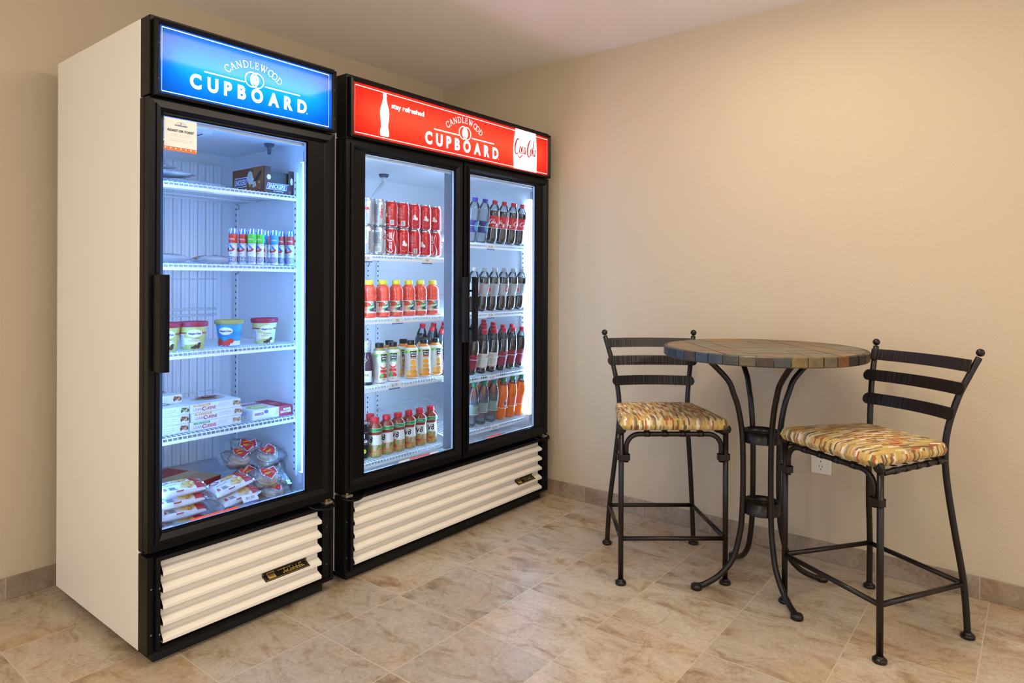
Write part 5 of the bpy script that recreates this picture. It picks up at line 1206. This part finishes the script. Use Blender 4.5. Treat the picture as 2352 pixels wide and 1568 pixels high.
place(pc, (-1.915, -.655, Zp), deg(-22), 'chocolate ice cream pint with dark red lid', gi)
place(ps, (-1.772, -.640, Zp), deg(-52), 'blue strawberry ice cream pint with olive lid', gi)
place(pv, (-1.630, -.640, Zp), deg(-24), 'vanilla chip ice cream pint with dark red lid at the right', gi)
# frozen meal boxes
MB_ = C('#e4e9ee', .45)
def mealbox(w_, d_, strip_, sw, dish):
    t = proto('frozen_meal_box', 'frozen meal'); h_ = .0296; b = B(); b.box(-w_ / 2, w_ / 2, 0, d_, 0, h_, MB_); b.build('carton', t, .0008, world=False)
    F = Flat(.00015); X = -w_ / 2
    if strip_:
        F.rect(.012, .021, .012 + sw, .0275, C('#e0962c') if strip_[0] == 'S' else C('#1f9a48')); F.text(strip_, .012 + sw / 2, .0243, .0032, WINK, .02, wide=sw * .85, res=1)
        F.text('LEAN', .012, .0115, .0098, C('#b8656c'), -.008, align='L', wide=.030); F.text('C', .0425, .0115, .0135, C('#b8243a'), .02, align='L', wide=.012); F.text('UISINE', .0555, .0115, .0105, C('#b8243a'), .01, align='L', wide=.037)
        F.lines(.102, .145, .010, .024, 3, C('#b9c6d2'), .3)
    else: F.text(dish[0], .062, .0205, .0045, C('#8fa3b5'), 0, align='L', wide=.042); F.text(dish[1], .062, .0135, .0045, C('#8fa3b5'), 0, align='L', wide=.040); F.lines(.062, .10, .003, .008, 1, C('#a9b8c4'), .3)
    cx = w_ - .018; F.ell(cx, .0155, .0165, .0115, C('#f4f3ee'), 18); rr_ = random.Random(5)
    for i in range(48): F.ell(cx + rr_.uniform(-.012, .012), .0165 + rr_.uniform(-.0065, .0075), .0030, .0022, C(rr_.choice(dish[2])), 6, rot=i)
    b = B(); F.on(b, lambda u, v, d: (X + u, -d, v)); F = Flat(.00015)
    F.ell(w_ * .60, d_ * .55, w_ * .33, d_ * .27, C('#cfc6bd'), 26)
    for i in range(60):
        a, r = rr_.uniform(0, 6.28), rr_.uniform(0, .85); F.ell(w_ * .60 + w_ * .29 * r * math.cos(a), d_ * .55 + d_ * .23 * r * math.sin(a), .010, .006, C(rr_.choice(dish[3])), 6, rot=i)
    F.lines(.02, .07, .02, .05, 3, C('#d8a070'), .4)
    F.on(b, lambda u, v, d: (X + u, v, h_ + d)); b.build('carton_print', t, world=False); return t
warm = ['#b5573a', '#8a5a3c', '#d8b98a', '#6a3a34']; pale = ['#d9cdb0', '#b8a880', '#8f8466', '#c9b58c']; grn = ['#4a6a3a', '#8a9a5a', '#e0d8b8', '#33502e']
ms, mc = mealbox(.187, .165, 'SIMPLE FAVORITES', .060, ('', '', ['#b58a6a', '#8f9a6a', '#d8c8a8', '#a85a40'], ['#8a5a5c', '#a87a72', '#c9a89a'])), mealbox(.187, .165, 'CAFE CUISINE', .058, ('', '', pale, ['#b8a080', '#8a9a6a', '#d8cbb0']))
ml, ma = mealbox(.150, .165, None, 0, ('Glazed Turkey', 'Tenderloins', warm, warm)), mealbox(.150, .165, None, 0, ('Alfredo Pasta with', 'Chicken & Broccoli', grn, grn + ['#d9d8c0']))
Zm = FSH[3] + .0006; gm = 'frozen meal boxes stacked on the fourth freezer shelf'
for i, p_ in enumerate((mc, ms, ms)): place(p_, (-1.8405 + (-.002, .003, -.001)[i], -.684 + .002 * i, Zm + .0304 * i), deg(.5), '%s white meal box in the wide right stack%s' % (('bottom', 'middle', 'top')[i], (', green strip', ', orange strip', ' with orange strip and pasta picture')[i]), gm)
for i, p_ in enumerate((ml, ml, ma)): place(p_, (-2.0135 + (.0, .001, .002)[i], -.680, Zm + .0304 * i), deg(1), '%s white meal box in the left stack%s' % (('bottom', 'middle', 'top')[i], ('', '', ', broccoli dish on its end')[i]), gm)
place(ml, (-2.005, -.612, Zm + .0912), deg(2), 'white meal box set back on top of the left stack', gm)
# red and white sandwich box
t = thing('sandwich_box', 'red and white frozen sandwich box right of the meal boxes', 'frozen sandwich', (-1.6215, -.687, FSH[3] + .0006)); ORG[t] = Vector((0, 0, 0)); t.rotation_euler = (0, 0, deg(1)); w_, d_, h_ = .167, .165, .038
b = B(); b.box(-w_ / 2, w_ / 2, 0, d_, 0, h_, C('#e9e6e6', .45)); b.build('carton', t, .0008, world=False); F = Flat(.00015)
F.rect(.110, 0, w_, h_, C('#b81f34')); F.rect(.008, .018, .044, .026, C('#8a2a5a')); F.text('HOT POCKETS', .026, .022, .0042, WINK, .02, wide=.032, res=1); F.ell(.056, .027, .009, .007, C('#6a6ab0'), 14); F.ell(.085, .018, .019, .014, C('#e8e0c0'), 14); F.poly([(.090, .008), (.109, .014), (.109, .034), (.100, .034)], C('#d8b868')); F.text('SAUSAGE,', .145, .0255, .0075, WINK, .04, wide=.033); F.text('EGG & CHEESE', .1395, .0155, .0075, WINK, .04, wide=.046); F.lines(.012, .09, .002, .005, 1, C('#9aa6c8'))
b = B(); F.on(b, lambda u, v, d: (-w_ / 2 + u, -d, v)); F = Flat(.00015); F.rect(.0, .105, .12, .140, C('#8a2440')); F.text('HOT POCKETS', .055, .122, .014, WINK, .03, wide=.10); F.rect(.105, 0, w_, d_, C('#b81f34')); F.ell(.05, .055, .042, .035, C('#c9b85a'), 18); F.ell(.055, .055, .030, .022, C('#e0d88a'), 14); F.lines(.115, .16, .05, .10, 4, C('#e8a0a8'), .4)
F.on(b, lambda u, v, d: (-w_ / 2 + u, v, h_ + d)); F = Flat(.00015); F.lines(.02, .14, .010, .030, 5, C('#7a8098'), .3); F.on(b, lambda u, v, d: (-w_ / 2 - d, d_ - u, v)); b.build('carton_print', t, world=False)
# flat red carton at the back of the floor
ZF = .3606
t = thing('flat_red_carton', 'flat red carton lying at the back left of the freezer floor', 'carton', (-1.90, -.435, ZF)); ORG[t] = Vector((0, 0, 0)); t.rotation_euler = (0, 0, deg(20)); b = B(); b.box(-.13, .13, -.13, .13, 0, .072, C('#b52f2c', .5)); b.build('carton', t, .001, world=False)
F = Flat(.0002); F.rect(.0, .0, .26, .13, C('#c9a070')); F.poly([(.0, .10), (.26, .10), (.26, .15), (.1, .17), (.0, .14)], C('#d8b88a')); F.text('BISCUITS', .12, .20, .02, C('#e0a0a0'), .02); b = B(); F.on(b, lambda u, v, d: (-.13 + u, -.13 + v, .072 + d)); F = Flat(.0002); F.rect(.03, .012, .07, .05, C('#d9dce2')); F.bars(.033, .015, .067, .047, C('#6d7180'), 12); F.on(b, lambda u, v, d: (-.13 + u, -.13 - d, v)); b.build('carton_print', t, world=False)
# wrapped burritos
WFILM = mat('white_wrapper_film', '#dfe0e4', .22, coat=.3); bump(WFILM, 38, .55, .006, detail=3)
BUR = mat('burrito_print', '#cf9f52', .4); noisecol(BUR, [(.35, '#8f5a26'), (.45, '#cf9a4a'), (.6, '#e3bf78')], 55, detail=3)
def burrito_art():
    F = Flat(.0002); F.poly([(.042, -.036), (.076, -.036), (.076, .036), (.030, .036)], C('#b52f2c')); F.poly(cat([(-.012, -.024), (.002, -.004), (.022, .004), (.040, -.006), (.040, -.024), (.020, -.032), (-.012, -.024)], 3), BUR); F.poly(cat([(-.030, .006), (-.010, .026), (.026, .034), (.036, .024), (.020, .010), (-.030, .006)], 3), BUR)
    F.lines(-.050, -.024, -.030, -.016, 3, C('#50586a'), .4); F.text('SLOW COOKED', -.036, -.004, .0042, C('#5a6a80'), .01, rot=.1, res=1); F.stroke(cat([(-.07, .018), (-.05, .030), (-.035, .014), (-.055, .008), (-.068, .018)], 3), .003, C('#9a3a38')); F.text('&', -.062, -.020, .012, C('#a84440'), .02); F.lines(.050, .070, -.02, .02, 4, C('#d88a7a'), .4)
    F.rect(-.030, -.0375, -.005, -.0345, C('#a83432')); return F
def burrito():
    t = proto('wrapped_burrito', 'frozen burrito'); b = B(); f = superpillow(b, .158, .082, .037, WFILM, seed=9, wob=.09, ex=5, crimp=.014, fin=FILM); b.build('wrapper', t, world=False)
    b = B(); burrito_art().on(b, lambda u, v, d: f(u, v, d + .0005), .007, cutv=.006); b.build('wrapper_print', t, world=False); return t
bu = burrito(); gb = 'wrapped burritos piled on the freezer floor'
for i, (x, y, z, rz, tl) in enumerate([(-2.005, -.735, 0, 2, 0), (-2.000, -.735, .036, 4, 2), (-2.002, -.730, .072, 1, 0), (-1.998, -.728, .108, 5, 3)]):
    place(bu, (x, y, ZF + z), deg(rz), 'white wrapped burrito, %s in the left pile' % ('lowest', 'second from the bottom', 'third from the bottom', 'topmost')[i], gb, (deg(16), deg(tl)))
for i, (x, y, z, rz, tl) in enumerate([(-1.800, -.745, .000, 8, 0), (-1.800, -.738, .037, 11, -3), (-1.822, -.728, .078, 12, -6)]):
    place(bu, (x, y, ZF + z), deg(rz), 'white wrapped burrito, %s in the middle pile' % ('lowest', 'second', 'topmost')[i], gb, (deg(16), deg(tl)))
# wrapped biscuit sandwiches
BUN = mat('biscuit_crust', '#d6a468', .6); noisecol(BUN, [(.35, '#b9783c'), (.6, '#e6c48c')], 24); EGG = C('#e8d27a'); MEAT = C('#8a5a44')
def biscuit():
    t = proto('wrapped_biscuit', 'frozen sandwich'); b = B()
    b.lathe([(0, .003), (.034, .003), (.038, .008), (.037, .017), (.034, .018)], BUN, 28); b.lathe([(.036, .018), (.040, .021), (.036, .024)], MEAT, 28); b.lathe([(.034, .024), (.039, .0265), (.034, .029)], EGG, 20); b.lathe([(.034, .028), (.038, .033), (.037, .041), (.030, .048), (.015, .051), (0, .0515)], BUN, 28)
    b.build('biscuit', t, world=False)
    b = B(); f = superpillow(b, .128, .098, .056, FILM, seed=21, wob=.22, ex=3.2, ey=3.0, crimp=.016); b.build('wrapper', t, world=False)
    F = Flat(.0003); F.poly([(-.030, -.010), (.0, -.036), (.036, -.004), (.030, .030), (-.026, .030)], C('#dfe3ec')); F.poly([(-.027, -.009), (.0, -.032), (.033, -.003), (.028, .027), (-.024, .027)], C('#cf2a22'))
    F.text('Biscuit', .004, -.003, .011, C('#f0c22c'), .04, rot=.16, wide=.040); F.lines(-.018, .020, .008, .014, 1, C('#f0a83c')); F.text('&', .014, .020, .007, C('#dfe3f0'), .02)
    b = B(); F.on(b, lambda u, v, d: f(u, v, d + .0012), .008, cutv=.008); b.build('label', t, world=False); return t
bs = biscuit(); gs = 'wrapped biscuit sandwiches heaped at the right of the freezer floor'
PB = [(-1.655, -.735, .000, 20, 10, 0, 'bottom layer, in front at the left'), (-1.585, -.655, .002, 35, 8, 8, 'bottom layer, at the front right corner'), (-1.720, -.610, .000, 40, 12, -8, 'bottom layer, behind the burritos'), (-1.640, -.560, .000, 60, 0, 0, 'bottom layer, hidden at the back'), 
      (-1.700, -.640, .050, 15, 14, -4, 'second layer, with its whole red label showing'), (-1.660, -.700, .052, -8, 24, 4, 'second layer, leaning forward in the middle'), (-1.580, -.600, .055, 30, 14, -10, 'second layer, against the right wall'),
      (-1.690, -.560, .105, -12, 16, 8, 'top layer, on the left'), (-1.600, -.610, .108, 14, 18, -8, 'top layer, on the right beside the lamp'), (-1.640, -.520, .130, -25, 30, 10, 'peak of the heap, tipped back')]
for x, y, z, rz, t1, t2, lb in PB: place(bs, (x, y, ZF + z), deg(rz), 'wrapped biscuit sandwich in the ' + lb, gs, (deg(t1), deg(t2)))
price('$1.50', -1.782, .4125, 'price tag reading $1.50 lying tilted before the wrapped burritos', y=-.806, tilt=deg(-40), rz=deg(0), w_=.058, h_=.030)
